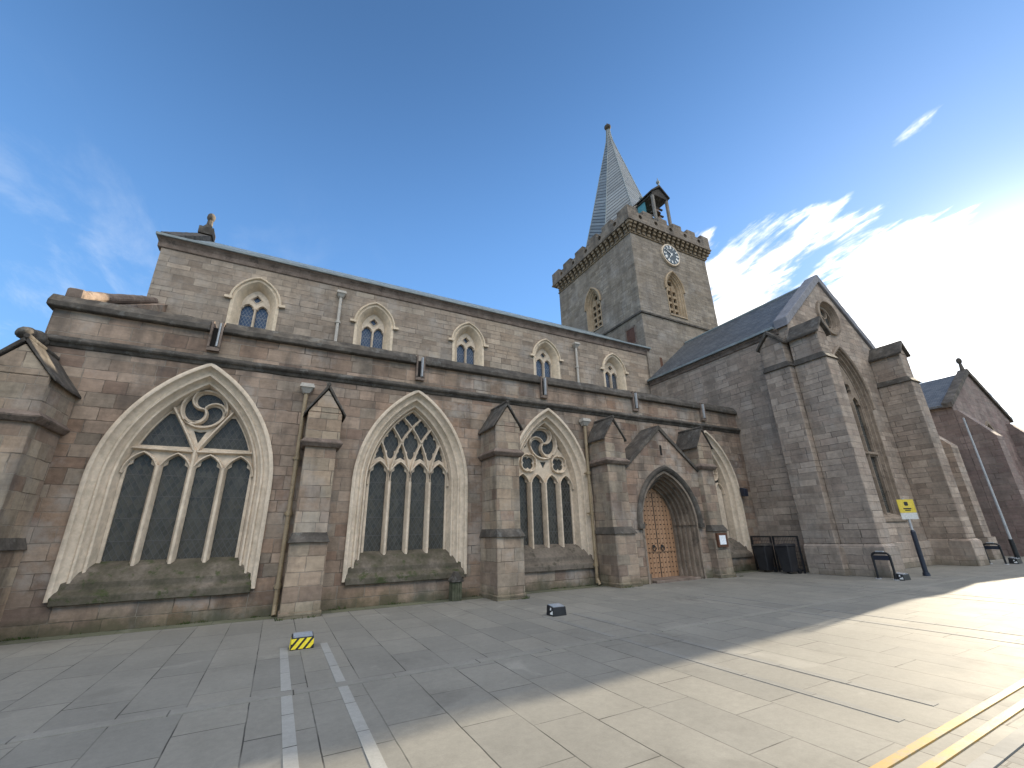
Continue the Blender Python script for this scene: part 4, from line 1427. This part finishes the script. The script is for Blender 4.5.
m_.build('plinth', 'transept_stone', transept, bevel=0.02)
# window
m_ = MB()
loft(m_, GF, TCX, twh, twsp, twe, 1.8, [(-0.02, 0.0), (-0.02, -0.02), (0.05, -0.02), (0.07, 0.08), (0.13, 0.09), (0.16, 0.2), (0.22, 0.21), (0.28, 0.36), (0.30, 0.5)], 18)
loft(m_, GF, TCX, twh + 0.14, twsp, twe, twsp - 0.1, [(0.0, 0.0), (0.0, -0.10), (0.06, -0.14), (0.12, -0.1), (0.13, 0.0)], 18)
P = [(-0.06, 1.70), (-0.06, 1.80), (0.5, 2.15), (0.5, 1.70)]
m_.hexa([GF(TCX - twh, z, d) for d, z in P], [GF(TCX + twh, z, d) for d, z in P])
o = m_.build('transept_window', 'portal_stone', church, smooth_angle=45)
m_ = MB()
hi = twh - 0.29
A = arch(TCX, hi, twsp, twe, 1.9, 16)
b = 2 * hi / 3
hl = []
for k in range(3):
    c = TCX - hi + b * (k + 0.5)
    hl.append([(c - b / 2 + 0.06, 2.0), (c + b / 2 - 0.06, 2.0), (c + b / 2 - 0.06, 4.35), (c - b / 2 + 0.06, 4.35)])
    hl.append(light_hole(c, b / 2 - 0.06, 4.55, 6.5, 0.2))
for c in (-0.5, 0.5):
    hl.append(foil((TCX + c * b, 7.35), 0.27, 4, 0.3))
hl.append(foil((TCX, 7.95), 0.26, 4, 0.3))
plate(m_, GF, A, hl, 0.22, 0.33)
for k in (1, 2):
    bar(m_, GF, [(TCX - hi + b * k, 1.95), (TCX - hi + b * k, 6.7)], 0.13, 0.15, 0.33)
bar(m_, GF, [(TCX - hi, 4.45), (TCX + hi, 4.45)], 0.16, 0.13, 0.33)
m_.build('tracery', 'portal_stone', o)
m_ = MB()
plate(m_, GF, arch(TCX, hi + 0.02, twsp, twe, 1.9, 14), [], 0.335, 0.37)
m_.build('glazing', 'leaded_glass', o)
# rose
m_ = MB()
for (r, d), (r_, d_) in zip([(0.90, 0.0), (0.90, -0.10), (0.78, -0.12), (0.74, -0.02), (0.68, 0.10), (0.62, 0.28)], [(0.90, -0.10), (0.78, -0.12), (0.74, -0.02), (0.68, 0.10), (0.62, 0.28), (0.62, 0.34)]):
    n = 32
    a_, b2 = circ(rose, r, n), circ(rose, r_, n)
    m_.add([GF(u, z, d) for u, z in a_] + [GF(u, z, d_) for u, z in b2], [(i, (i + 1) % n, (i + 1) % n + n, i + n) for i in range(n)])
arms, mo = triskele(rose, 0.6, radians(90), 1)
plate(m_, GF, circ(rose, 0.64, 32), [shrink(p, 0.84) for p in mo], 0.12, 0.22)
o = m_.build('rose_window', 'portal_stone', church, smooth_angle=45)
m_ = MB()
plate(m_, GF, circ(rose, 0.64, 32), [], 0.225, 0.26)
m_.build('glazing', 'leaded_glass', o)
# roof
m_ = MB()
for s, xe in ((-1, XT - 0.12), (1, TE + 0.12)):
    m_.hexa([(xe, GY + 0.45, EZ), (xe, 21.0, EZ), (TCX, 21.0, AZ - 0.02), (TCX, GY + 0.45, AZ - 0.02)],
            [(xe, GY + 0.45, EZ + 0.12), (xe, 21.0, EZ + 0.12), (TCX, 21.0, AZ + 0.10), (TCX, GY + 0.45, AZ + 0.10)])
o = m_.build('transept_roof', 'slate', church)
m_ = MB()
m_.cyl((TCX, GY + 0.5, AZ + 0.10), (TCX, 16.4, AZ + 0.10), 0.09, 0.09, 8)
m_.build('ridge', 'lead', o)
m_ = MB()
pf = [(-0.001, EZ - 0.26), (-0.05, EZ - 0.24), (-0.07, EZ - 0.14), (-0.13, EZ - 0.06), (-0.13, EZ - 0.002), (0.1, EZ - 0.002), (0.1, EZ - 0.26)]
m_.hexa([(XT + d, GY + 0.4, z) for d, z in pf], [(XT + d, 16.38, z) for d, z in pf])
m_.build('cornice', 'trim_stone', transept, bevel=0.012)
m_ = MB()
m_.box(XT - 0.24, XT - 0.05, GY + 0.5, 16.36, EZ + 0.002, EZ + 0.10)
m_.build('lead_gutter', 'lead', transept)
m_ = MB()
for s, xe in ((-1, XT - 0.12), (1, TE + 0.12)):
    P = [(xe, EZ - 0.05), (xe, EZ + 0.34), (TCX - s * -0.001, AZ + 0.40), (TCX - s * -0.001, AZ + 0.0)]
    m_.hexa([(x, GY - 0.10, z) for x, z in P], [(x, GY + 0.48, z) for x, z in P])
m_.build('gable_coping', 'skew_stone', transept, bevel=0.02)


def pier(x0, x1, y0, y1, zt, gab, zstr=7.72):
    """corner buttress of the transept: plinth, shaft, drip, gabled head"""
    m1 = MB()
    m1.box(x0 - 0.1, x1 + 0.1, y0 - 0.1, y1, -0.2, 0.90)
    m1.hexa([(x0 - 0.1, y0 - 0.1, 0.90), (x1 + 0.1, y0 - 0.1, 0.90), (x1 + 0.1, y1, 0.90), (x0 - 0.1, y1, 0.90)],
            [(x0, y0, 1.0), (x1, y0, 1.0), (x1, y1, 1.0), (x0, y1, 1.0)])
    m1.box(x0 + 0.001, x1 - 0.001, y0 + 0.001, y1, 1.0, zstr)
    m1.box(x0 + 0.06, x1 - 0.06, y0 + 0.10, y1, zstr, zt - 0.55)
    xc, yc = (x0 + x1) / 2, (y0 + y1) / 2
    if gab == 'S':
        m1.hexa([(x0 + 0.06, y0 + 0.1, zt - 0.55), (x1 - 0.06, y0 + 0.1, zt - 0.55), (xc, y0 + 0.1, zt - 0.08)],
                [(x0 + 0.06, y1, zt - 0.55), (x1 - 0.06, y1, zt - 0.55), (xc, y1, zt - 0.08)])
    else:
        m1.hexa([(x0 + 0.06, y0 + 0.1, zt - 0.55), (x0 + 0.06, y1, zt - 0.55), (x0 + 0.06, (y0 + 0.1 + y1) / 2, zt - 0.08)],
                [(x1, y0 + 0.1, zt - 0.55), (x1, y1, zt - 0.55), (x1, (y0 + 0.1 + y1) / 2, zt - 0.08)])
    o = m1.build('corner_buttress', 'transept_stone', church, bevel=0.02)
    m2 = MB()
    a = 0.07
    m2.hexa([(x0 - a, y0 - a, zstr - 0.10), (x1 + a, y0 - a, zstr - 0.10), (x1 + a, y1 - 0.003, zstr - 0.10), (x0 - a, y1 - 0.003, zstr - 0.10)],
            [(x0 + 0.05, y0 + 0.09, zstr + 0.16), (x1 - 0.05, y0 + 0.09, zstr + 0.16), (x1 - 0.05, y1 - 0.003, zstr + 0.16), (x0 + 0.05, y1 - 0.003, zstr + 0.16)])
    m2.build('drip_course', 'dark_stone', o, bevel=0.012)
    m3 = MB()
    if gab == 'S':
        for s in (-1, 1):
            P = [(xc + s * ((x1 - x0) / 2 + 0.06), zt - 0.64), (xc + s * ((x1 - x0) / 2 + 0.08), zt - 0.55), (xc + s * 0.002, zt + 0.12), (xc + s * 0.002, zt - 0.06)]
            m3.hexa([(x, y0 - 0.02, z) for x, z in P], [(x, y1 - 0.003, z) for x, z in P])
    else:
        ym = (y0 + 0.1 + y1) / 2
        for s in (-1, 1):
            P = [(ym + s * ((y1 - y0) / 2 + 0.03), zt - 0.64), (ym + s * ((y1 - y0) / 2 + 0.05), zt - 0.55), (ym + s * 0.002, zt + 0.12), (ym + s * 0.002, zt - 0.06)]
            m3.hexa([(x0 - 0.05, y, z) for y, z in P], [(x1 - 0.003, y, z) for y, z in P])
    m3.build('gablet_roof', 'dark_stone', o, bevel=0.012)


pier(17.38, 18.16, 7.42, GY - 0.002, 9.30, 'S')
pier(24.05, 24.90, 7.35, GY - 0.002, 9.55, 'S')
pier(17.08, XT - 0.002, GY + 0.002, 9.66, 9.28, 'W')

# ---- choir aisle east of the transept
m_ = MB()
m_.box(TE + 0.12, 33.0, YW, YW + 0.4, -0.2, 6.6)
m_.box(28.6, 29.4, 8.15, YW - 0.002, -0.2, 5.2)
m_.hexa([(28.6, 8.15, 5.2), (29.4, 8.15, 5.2), (29.4, YW - 0.002, 5.2), (28.6, YW - 0.002, 5.2)], [(28.6, 9.3, 6.6), (29.4, 9.3, 6.6), (29.4, YW - 0.002, 6.6), (28.6, YW - 0.002, 6.6)])
m_.box(28.5, 29.5, 8.05, YW - 0.004, -0.2, 0.95)
m_.build('choir_aisle', 'transept_stone', church)

# ------------------------------------------------------------------ gabled wing beyond
FX0, FX1, FY, FC = 32.0, 40.8, 8.5, 36.4
wing = empty('stone_building', (36.4, 9, 0), 'reddish stone gabled building beyond the church with a finial on its peak', 'building')
FE, FA = 7.75, 10.25
m_ = MB()
FF = south(FY)
plate(m_, FF, [(FX0, -0.2), (FX1, -0.2), (FX1, FE), (FC, FA), (FX0, FE)], [arch(FC, 1.5, 4.6, 1.5, 1.6, 12)], 0.0, 0.2, rim=False)
m_.box(FX0, FX0 + 0.2, FY + 0.01, 20, -0.2, FE)
m_.box(FX1 - 0.2, FX1, FY + 0.01, 20, -0.2, FE)
m_.box(FX0 - 0.1, FX0 - 0.002, FY - 0.1, 20, -0.2, 0.95)
wl = m_.build('wall', 'red_stone', wing)
m_ = MB()
for xe in (FX0 - 0.25, FX1 + 0.25):
    m_.hexa([(xe, FY + 0.3, FE - 0.1), (xe, 20, FE - 0.1), (FC, 20, FA - 0.02), (FC, FY + 0.3, FA - 0.02)], [(xe, FY + 0.3, FE + 0.02), (xe, 20, FE + 0.02), (FC, 20, FA + 0.1), (FC, FY + 0.3, FA + 0.1)])
m_.build('roof', 'slate', wing)
m_ = MB()
for xe in (FX0 - 0.25, FX1 + 0.25):
    P = [(xe, FE - 0.15), (xe, FE + 0.12), (FC, FA + 0.32), (FC, FA)]
    m_.hexa([(x, FY - 0.12, z) for x, z in P], [(x, FY + 0.32, z) for x, z in P])
cp = m_.build('gable_coping', 'dark_stone', wing)
m_ = MB()
m_.cyl((FC, FY + 0.1, FA + 0.2), (FC, FY + 0.1, FA + 0.75), 0.13, 0.07, 8)
m_.ball((FC, FY + 0.1, FA + 0.9), 0.14, 1.5, 8)
m_.build('finial', 'dark_stone', cp, smooth_angle=50)
m_ = MB()
loft(m_, FF, FC, 1.5, 4.6, 1.5, 1.55, [(-0.05, 0.0), (-0.05, -0.08), (0.08, -0.06), (0.12, 0.1), (0.26, 0.3), (0.27, 0.4)], 14)
A = arch(FC, 1.23, 4.6, 1.5, 1.6, 12)
b = 2.46 / 3
plate(m_, FF, A, [light_hole(FC - 1.23 + b * (k + 0.5), b / 2 - 0.07, 1.75, 4.4, 0.2) for k in range(3)] + [foil((FC, 5.75), 0.32, 4, 0.3)], 0.28, 0.38)
o = m_.build('window', 'portal_stone', wing, smooth_angle=45)
m_ = MB()
plate(m_, FF, A, [], 0.385, 0.42)
m_.build('glazing', 'leaded_glass', o)
for xq in (FX0 + 0.45, FX1 - 0.5):
    m_ = MB()
    m_.box(xq - 0.45, xq + 0.45, FY - 1.2, FY - 0.002, -0.2, 5.8)
    m_.hexa([(xq - 0.45, FY - 1.2, 5.8), (xq + 0.45, FY - 1.2, 5.8), (xq + 0.45, FY - 0.002, 5.8), (xq - 0.45, FY - 0.002, 5.8)],
            [(xq - 0.45, FY - 0.15, 7.4), (xq + 0.45, FY - 0.15, 7.4), (xq + 0.45, FY - 0.002, 7.4), (xq - 0.45, FY - 0.002, 7.4)])
    m_.box(xq - 0.53, xq + 0.53, FY - 1.28, FY - 0.004, -0.2, 0.95)
    m_.build('buttress', 'red_stone', wing)

low = empty('low_building', (48, 9, 0), 'low stone range at the far right end of the street', 'building')
m_ = MB()
m_.box(40.85, 75, 8.7, 18, -0.2, 6.7)
m_.build('wall', 'transept_stone', low)
m_ = MB()
m_.hexa([(40.85, 8.5, 6.7), (75, 8.5, 6.7), (75, 18, 6.7), (40.85, 18, 6.7)], [(40.85, 13.0, 9.4), (75, 13.0, 9.4), (75, 13.4, 9.4), (40.85, 13.4, 9.4)])
m_.build('roof', 'slate', low)
for k in range(5):
    m_ = MB()
    x = 43.5 + k * 5
    plate(m_, south(8.7), [(x - 0.7, 2.0), (x + 0.7, 2.0), (x + 0.7, 4.6), (x - 0.7, 4.6)], [], -0.01, 0.05)
    o = m_.build('window', 'leaded_glass', low)
    m_ = MB()
    plate(m_, south(8.7), [(x - 0.85, 1.85), (x + 0.85, 1.85), (x + 0.85, 4.75), (x - 0.85, 4.75)], [[(x - 0.7, 2.0), (x + 0.7, 2.0), (x + 0.7, 4.6), (x - 0.7, 4.6)]], -0.05, 0.05)
    m_.build('frame', 'buff_stone', o)


# ------------------------------------------------------------------ small things
def flood(name, x, y, label, hazard, rz=0.0, w=0.33, dp=0.26, h=0.19):
    r = empty(name, (x, y, 0), label, 'light box', 'floodlight boxes on the paving', rz)
    m1 = MB()
    X0, Y0 = x, y

    def P(a, b_, z):
        return (X0 + a, Y0 + b_, z)
    k = 0.012
    m1.hexa([P(-w / 2, -dp / 2, 0.0), P(w / 2, -dp / 2, 0.0), P(w / 2, dp / 2, 0.0), P(-w / 2, dp / 2, 0.0)],
            [P(-w / 2 + k, -dp / 2 + k, h - 0.03), P(w / 2 - k, -dp / 2 + k, h - 0.03), P(w / 2 - k, dp / 2 - k, h), P(-w / 2 + k, dp / 2 - k, h)])
    body = m1.build('body', 'black_metal', r, bevel=0.008)
    m2 = MB()
    q = 0.03
    m2.hexa([P(-w / 2 + q, -dp / 2 + q, h - 0.04), P(w / 2 - q, -dp / 2 + q, h - 0.04), P(w / 2 - q, dp / 2 - q, h - 0.02), P(-w / 2 + q, dp / 2 - q, h - 0.02)],
            [P(-w / 2 + q, -dp / 2 + q, h - 0.018), P(w / 2 - q, -dp / 2 + q, h - 0.018), P(w / 2 - q, dp / 2 - q, h + 0.008), P(-w / 2 + q, dp / 2 - q, h + 0.008)])
    m2.build('glass_top', 'lamp_glass', r)
    m3 = MB()
    if hazard:
        yy = -dp / 2 - 0.004
        top = h - 0.04
        n = 3
        st = (w - 0.02) / n
        for i in range(-1, n):
            a = -w / 2 + 0.01 + i * st
            pts = []
            for (u, z) in ((a, 0.012), (a + st * 0.6, 0.012), (a + st * 0.6 + st * 1.1, top), (a + st * 1.1, top)):
                pts.append((u, z))
            cl = []
            lo, hi_ = -w / 2 + 0.008, w / 2 - 0.008
            (u0, z0), (u1, z1), (u2_, z2), (u3, z3) = pts
            # clip sheared stripe by sampling in z
            rows = []
            for j in range(9):
                t = j / 8
                l_, r_ = u0 + (u3 - u0) * t, u1 + (u2_ - u1) * t
                l_, r_ = max(l_, lo), min(r_, hi_)
                if r_ - l_ > 0.004:
                    rows.append((l_, r_, z0 + (z3 - z0) * t))
            if len(rows) > 1:
                poly = [(l_, z) for l_, r_, z in rows] + [(r_, z) for l_, r_, z in reversed(rows)]
                fr = lambda u, z, d=0.0: P(u, yy + d + 0.012 * z / h, z)
                plate(m3, fr, poly, [], 0.0, 0.006)
        for (a, b_, c) in ((-dp / 2 + 0.02, -dp / 2 + 0.10, 0.0), (0.02, 0.10, 0)):
            fr = lambda u, z, d=0.0: P(-w / 2 - 0.004 + d + 0.012 * z / h, u, z)
            plate(m3, fr, [(a, 0.012), (a + 0.07, 0.012), (a + 0.02, top), (a - 0.005, top)], [], 0.0, 0.006)
        m3.build('hazard_tape', 'yellow_paint', r)
    else:
        fr = lambda u, z, d=0.0: P(-w / 2 - 0.004 + d + 0.012 * z / h, u, z)
        plate(m3, fr, [(-0.11, 0.03), (-0.02, 0.03), (-0.02, 0.06), (-0.06, 0.075), (-0.10, 0.10)], [], 0.0, 0.006)
        plate(m3, fr, [(-0.05, 0.105), (-0.01, 0.10), (-0.02, 0.15), (-0.05, 0.15)], [], 0.0, 0.006)
        m3.build('white_mark', 'white_paint', r)
    return r


flood('floodlight', 0.565, 8.18, 'black floodlight box wrapped in yellow and black hazard tape on the paving', True)
flood('floodlight', 5.27, 8.18, 'plain black floodlight box on the paving in front of the second traceried window bay', False)
flood('floodlight', 16.95, 6.95, 'small black floodlight box beside the hoop stand under the yellow sign', False, w=0.42)
flood('floodlight', 26.4, 6.9, 'small black floodlight box at the foot of the tall pale pole', False, w=0.5, h=0.22)


def hoop(x, y, label):
    r = empty('cycle_stand', (x, y, 0), label, 'cycle stand', 'cycle stands')
    m1 = MB()
    pts = [(x, y - 0.23, 0.0), (x, y - 0.23, 0.66)] + [(x, y - 0.23 + 0.10 * (1 - cos(t)), 0.66 + 0.10 * sin(t)) for t in (0.5, 1.0, 1.57)] + \
          [(x, y + 0.23 - 0.10 * (1 - cos(t)), 0.66 + 0.10 * sin(t)) for t in (1.57, 1.0, 0.5)] + [(x, y + 0.23, 0.66), (x, y + 0.23, 0.0)]
    m1.tube(pts, 0.032, 10)
    m1.build('hoop', 'black_metal', r, smooth_angle=40)
    m2 = MB()
    m2.box(x - 0.012, x + 0.012, y - 0.20, y + 0.20, 0.55, 0.68)
    m2.build('panel', 'navy_metal', r)
    for s in (-1, 1):
        m3 = MB()
        m3.cyl((x, y + s * 0.23, 0.0), (x, y + s * 0.23, 0.02), 0.08, 0.08, 12)
        m3.build('base_plate', 'galvanised_metal', r)
    m4 = MB()
    m4.box(x - 0.035, x + 0.035, y - 0.10, y + 0.10, 0.785, 0.82)
    m4.build('cap', 'galvanised_metal', r)


hoop(16.75, 7.25, 'black hoop cycle stand beside the small box near the yellow sign')
hoop(25.6, 7.2, 'black hoop cycle stand beside the foot of the tall pale pole')

# sign on a post
r = empty('street_sign', (18.72, 7.0, 0), 'yellow square sign over a white plate on a dark post', 'sign')
m_ = MB()
m_.cyl((18.72, 7.0, 0.0), (18.72, 7.0, 1.35), 0.068, 0.068, 14)
m_.cyl((18.72, 7.0, 1.35), (18.72, 7.0, 1.40), 0.068, 0.04, 14)
m_.cyl((18.72, 7.0, 0.0), (18.72, 7.0, 0.10), 0.10, 0.09, 14)
m_.build('post', 'navy_metal', r, smooth_angle=40)
m_ = MB()
m_.cyl((18.72, 7.0, 1.40), (18.72, 7.0, 2.42), 0.034, 0.034, 12)
m_.build('upper_post', 'galvanised_metal', r, smooth_angle=40)
SF = lambda u, z, d=0.0: (18.72 + u * cos(radians(-30)) + d * sin(radians(30)), 6.95 + u * sin(radians(-30)) + d * cos(radians(30)), z)
pl = MB()
plate(pl, SF, [(-0.27, 1.95), (0.27, 1.95), (0.27, 2.38), (-0.27, 2.38)], [], 0.0, 0.015)
pan = pl.build('yellow_panel', 'sign_yellow', r)
pl = MB()
plate(pl, SF, foil((0.0, 2.24), 0.075, 4, 0.25), [], -0.004, 0.0)
plate(pl, SF, [(-0.13, 2.06), (0.13, 2.06), (0.13, 2.10), (-0.13, 2.10)], [], -0.004, 0.0)
plate(pl, SF, [(-0.09, 2.01), (0.09, 2.01), (0.09, 2.04), (-0.09, 2.04)], [], -0.004, 0.0)
pl.build('symbol', 'black_metal', pan)
pl = MB()
plate(pl, SF, [(-0.27, 1.74), (0.27, 1.74), (0.27, 1.945), (-0.27, 1.945)], [], 0.0, 0.015)
pan = pl.build('white_panel', 'sign_white', r)

# pole
r = empty('pole', (27.0, 6.95, 0), 'tall slender pale grey pole standing on the pavement before the far gabled building', 'pole')
m_ = MB()
m_.cyl((27.0, 6.95, 0.9), (27.0, 6.95, 6.1), 0.05, 0.035, 12)
m_.build('shaft', 'galvanised_metal', r, smooth_angle=40)
m_ = MB()
m_.cyl((27.0, 6.95, 0.0), (27.0, 6.95, 0.9), 0.085, 0.075, 12)
m_.build('base', 'black_metal', r, smooth_angle=40)

# railings and bins in the corner by the transept
for y0, y1, lab in ((10.80, 11.58, 'black mesh railing panel in the corner, the one next to the aisle wall'), (9.78, 10.70, 'black mesh railing panel in the corner, the one next to the transept buttress')):
    r = empty('railing', (16.95, (y0 + y1) / 2, 0), lab, 'railing', 'railing panels in the corner')
    m_ = MB()
    for y in (y0, y1):
        m_.box(16.93, 16.98, y - 0.025, y + 0.025, 0.0, 1.27)
    m_.box(16.93, 16.98, y0 + 0.025, y1 - 0.025, 1.22, 1.27)
    m_.box(16.93, 16.98, y0 + 0.025, y1 - 0.025, 0.08, 0.12)
    m_.build('frame', 'black_metal', r)
    m_ = MB()
    n = int((y1 - y0) / 0.06)
    for k in range(1, n):
        y = y0 + (y1 - y0) * k / n
        m_.cyl((16.955, y, 0.12), (16.955, y, 1.22), 0.006, 0.006, 5)
    for k in range(1, 9):
        z = 0.12 + 1.1 * k / 9
        m_.cyl((16.96, y0 + 0.02, z), (16.96, y1 - 0.02, z), 0.005, 0.005, 5)
    m_.build('mesh_infill', 'black_metal', r)


def bin_(x, y, label, lid):
    r = empty('wheelie_bin', (x, y, 0), label, 'bin', 'bins by the railings')
    m1 = MB()
    m1.hexa([(x - 0.20, y - 0.18, 0.06), (x + 0.20, y - 0.18, 0.06), (x + 0.20, y + 0.18, 0.06), (x - 0.20, y + 0.18, 0.06)],
            [(x - 0.27, y - 0.235, 0.92), (x + 0.24, y - 0.235, 0.92), (x + 0.24, y + 0.235, 0.92), (x - 0.27, y + 0.235, 0.92)])
    m1.build('body', 'bin_plastic', r, bevel=0.02)
    m2 = MB()
    m2.hexa([(x - 0.30, y - 0.25, 0.922), (x + 0.27, y - 0.25, 0.922), (x + 0.27, y + 0.25, 0.922), (x - 0.30, y + 0.25, 0.922)],
            [(x - 0.27, y - 0.22, 0.97), (x + 0.26, y - 0.22, 1.01), (x + 0.26, y + 0.22, 1.01), (x - 0.27, y + 0.22, 0.97)])
    m2.build('lid', lid, r, bevel=0.012)
    for s in (-1, 1):
        m3 = MB()
        m3.cyl((x + 0.20, y + s * 0.19, 0.09), (x + 0.20, y + s * 0.235, 0.09), 0.09, 0.09, 14)
        m3.build('wheel', 'black_metal', r)
    m4 = MB()
    m4.tube([(x + 0.24, y - 0.17, 0.88), (x + 0.33, y - 0.17, 0.93), (x + 0.33, y + 0.17, 0.93), (x + 0.24, y + 0.17, 0.88)], 0.014, 6)
    m4.build('handle', 'bin_plastic', r)


bin_(16.55, 10.92, 'dark wheelie bin before the railings, the left one with the brownish lid', 'dark_timber')
bin_(16.55, 10.05, 'black wheelie bin before the railings, the right one nearest the transept', 'bin_plastic')

# stubby litter post under the second window
r = empty('bollard', (4.26, 11.35, 0), 'short mossy post with a pitched grey cap under the second big window', 'bollard')
m_ = MB()
for k in range(4):
    x = 4.13 + k * 0.066
    m_.box(x, x + 0.062, 11.22, 11.48, 0.0, 0.44)
m_.build('shaft', 'algae_stone', r, bevel=0.006)
m_ = MB()
m_.hexa([(4.10, 11.19, 0.44), (4.42, 11.19, 0.44), (4.42, 11.5, 0.44), (4.10, 11.5, 0.44)], [(4.10, 11.19, 0.49), (4.42, 11.19, 0.49), (4.42, 11.5, 0.49), (4.10, 11.5, 0.49)])
m_.hexa([(4.11, 11.20, 0.49), (4.41, 11.20, 0.49), (4.41, 11.49, 0.49), (4.11, 11.49, 0.49)], [(4.23, 11.25, 0.68), (4.29, 11.25, 0.68), (4.29, 11.45, 0.68), (4.23, 11.45, 0.68)])
m_.build('cap', 'dark_stone', r, bevel=0.006)

# notice case on the fourth buttress
nf0 = south(10.58)
nf = lambda u, z, d=0.0: nf0(u - 0.17, z, d)
r = empty('notice_board', (13.8, 10.53, 1.2), 'small brown notice case with a white sheet on the buttress right of the door', 'notice board')
m_ = MB()
plate(m_, nf, [(13.72, 0.98), (14.22, 0.98), (14.22, 1.44), (13.72, 1.44)], [], -0.08, -0.003)
m_.build('case', 'notice_timber', r, bevel=0.01)
m_ = MB()
plate(m_, nf, [(13.80, 1.06), (14.12, 1.06), (14.12, 1.36), (13.80, 1.36)], [], -0.088, -0.079)
m_.build('sheet', 'paper', r)

# little lamp on the aisle wall by the transept
r = empty('wall_lamp', (16.95, 11.65, 3.0), 'small dark lamp box on the aisle wall beside the last window', 'lamp')
m_ = MB()
m_.box(16.9, 17.0, 11.60, 11.70, 2.98, 3.10)
m_.build('bracket', 'black_metal', r)
m_ = MB()
m_.hexa([(16.84, 11.42, 2.82), (17.08, 11.42, 2.82), (17.08, 11.60, 2.82), (16.84, 11.60, 2.82)], [(16.84, 11.40, 3.12), (17.08, 11.40, 3.12), (17.08, 11.60, 3.18), (16.84, 11.60, 3.18)])
m_.build('housing', 'navy_metal', r, bevel=0.01)

# weeds and moss in the joint between wall and paving
rw = random.Random(3)
m_ = MB()
runs = [(-4.0, 0.2, 11.68), (1.1, 5.0, 11.68), (5.98, 9.0, 11.68), (14.6, 16.8, 11.68), (0.25, 1.06, 10.95), (5.1, 5.9, 10.50), (9.15, 10.0, 10.60), (13.6, 14.5, 10.47)]
for xa, xb, y in runs:
    x = xa
    while x < xb:
        x += rw.expovariate(3.2)
        if x > xb:
            break
        hgt = rw.uniform(0.02, 0.085)
        for k in range(rw.randint(5, 16)):
            a = rw.uniform(0, 2 * pi)
            bx_, by_ = x + rw.gauss(0, 0.05), y - abs(rw.gauss(0, 0.02))
            l = hgt * rw.uniform(0.5, 1.2)
            w = rw.uniform(0.004, 0.010)
            dx_, dy_ = cos(a) * l * 0.7, -abs(sin(a)) * l * 0.6
            m_.add([(bx_ - w, by_, 0.0), (bx_ + w, by_, 0.0), (bx_ + dx_ * 0.6 + w, by_ + dy_ * 0.6, l * 0.7), (bx_ + dx_, by_ + dy_, l)], [(0, 1, 2, 3)])
o = m_.build('weeds', 'weed_green')
tag(o, 'small weeds growing in the joint at the foot of the church wall', 'weeds')
o['kind'] = 'stuff'
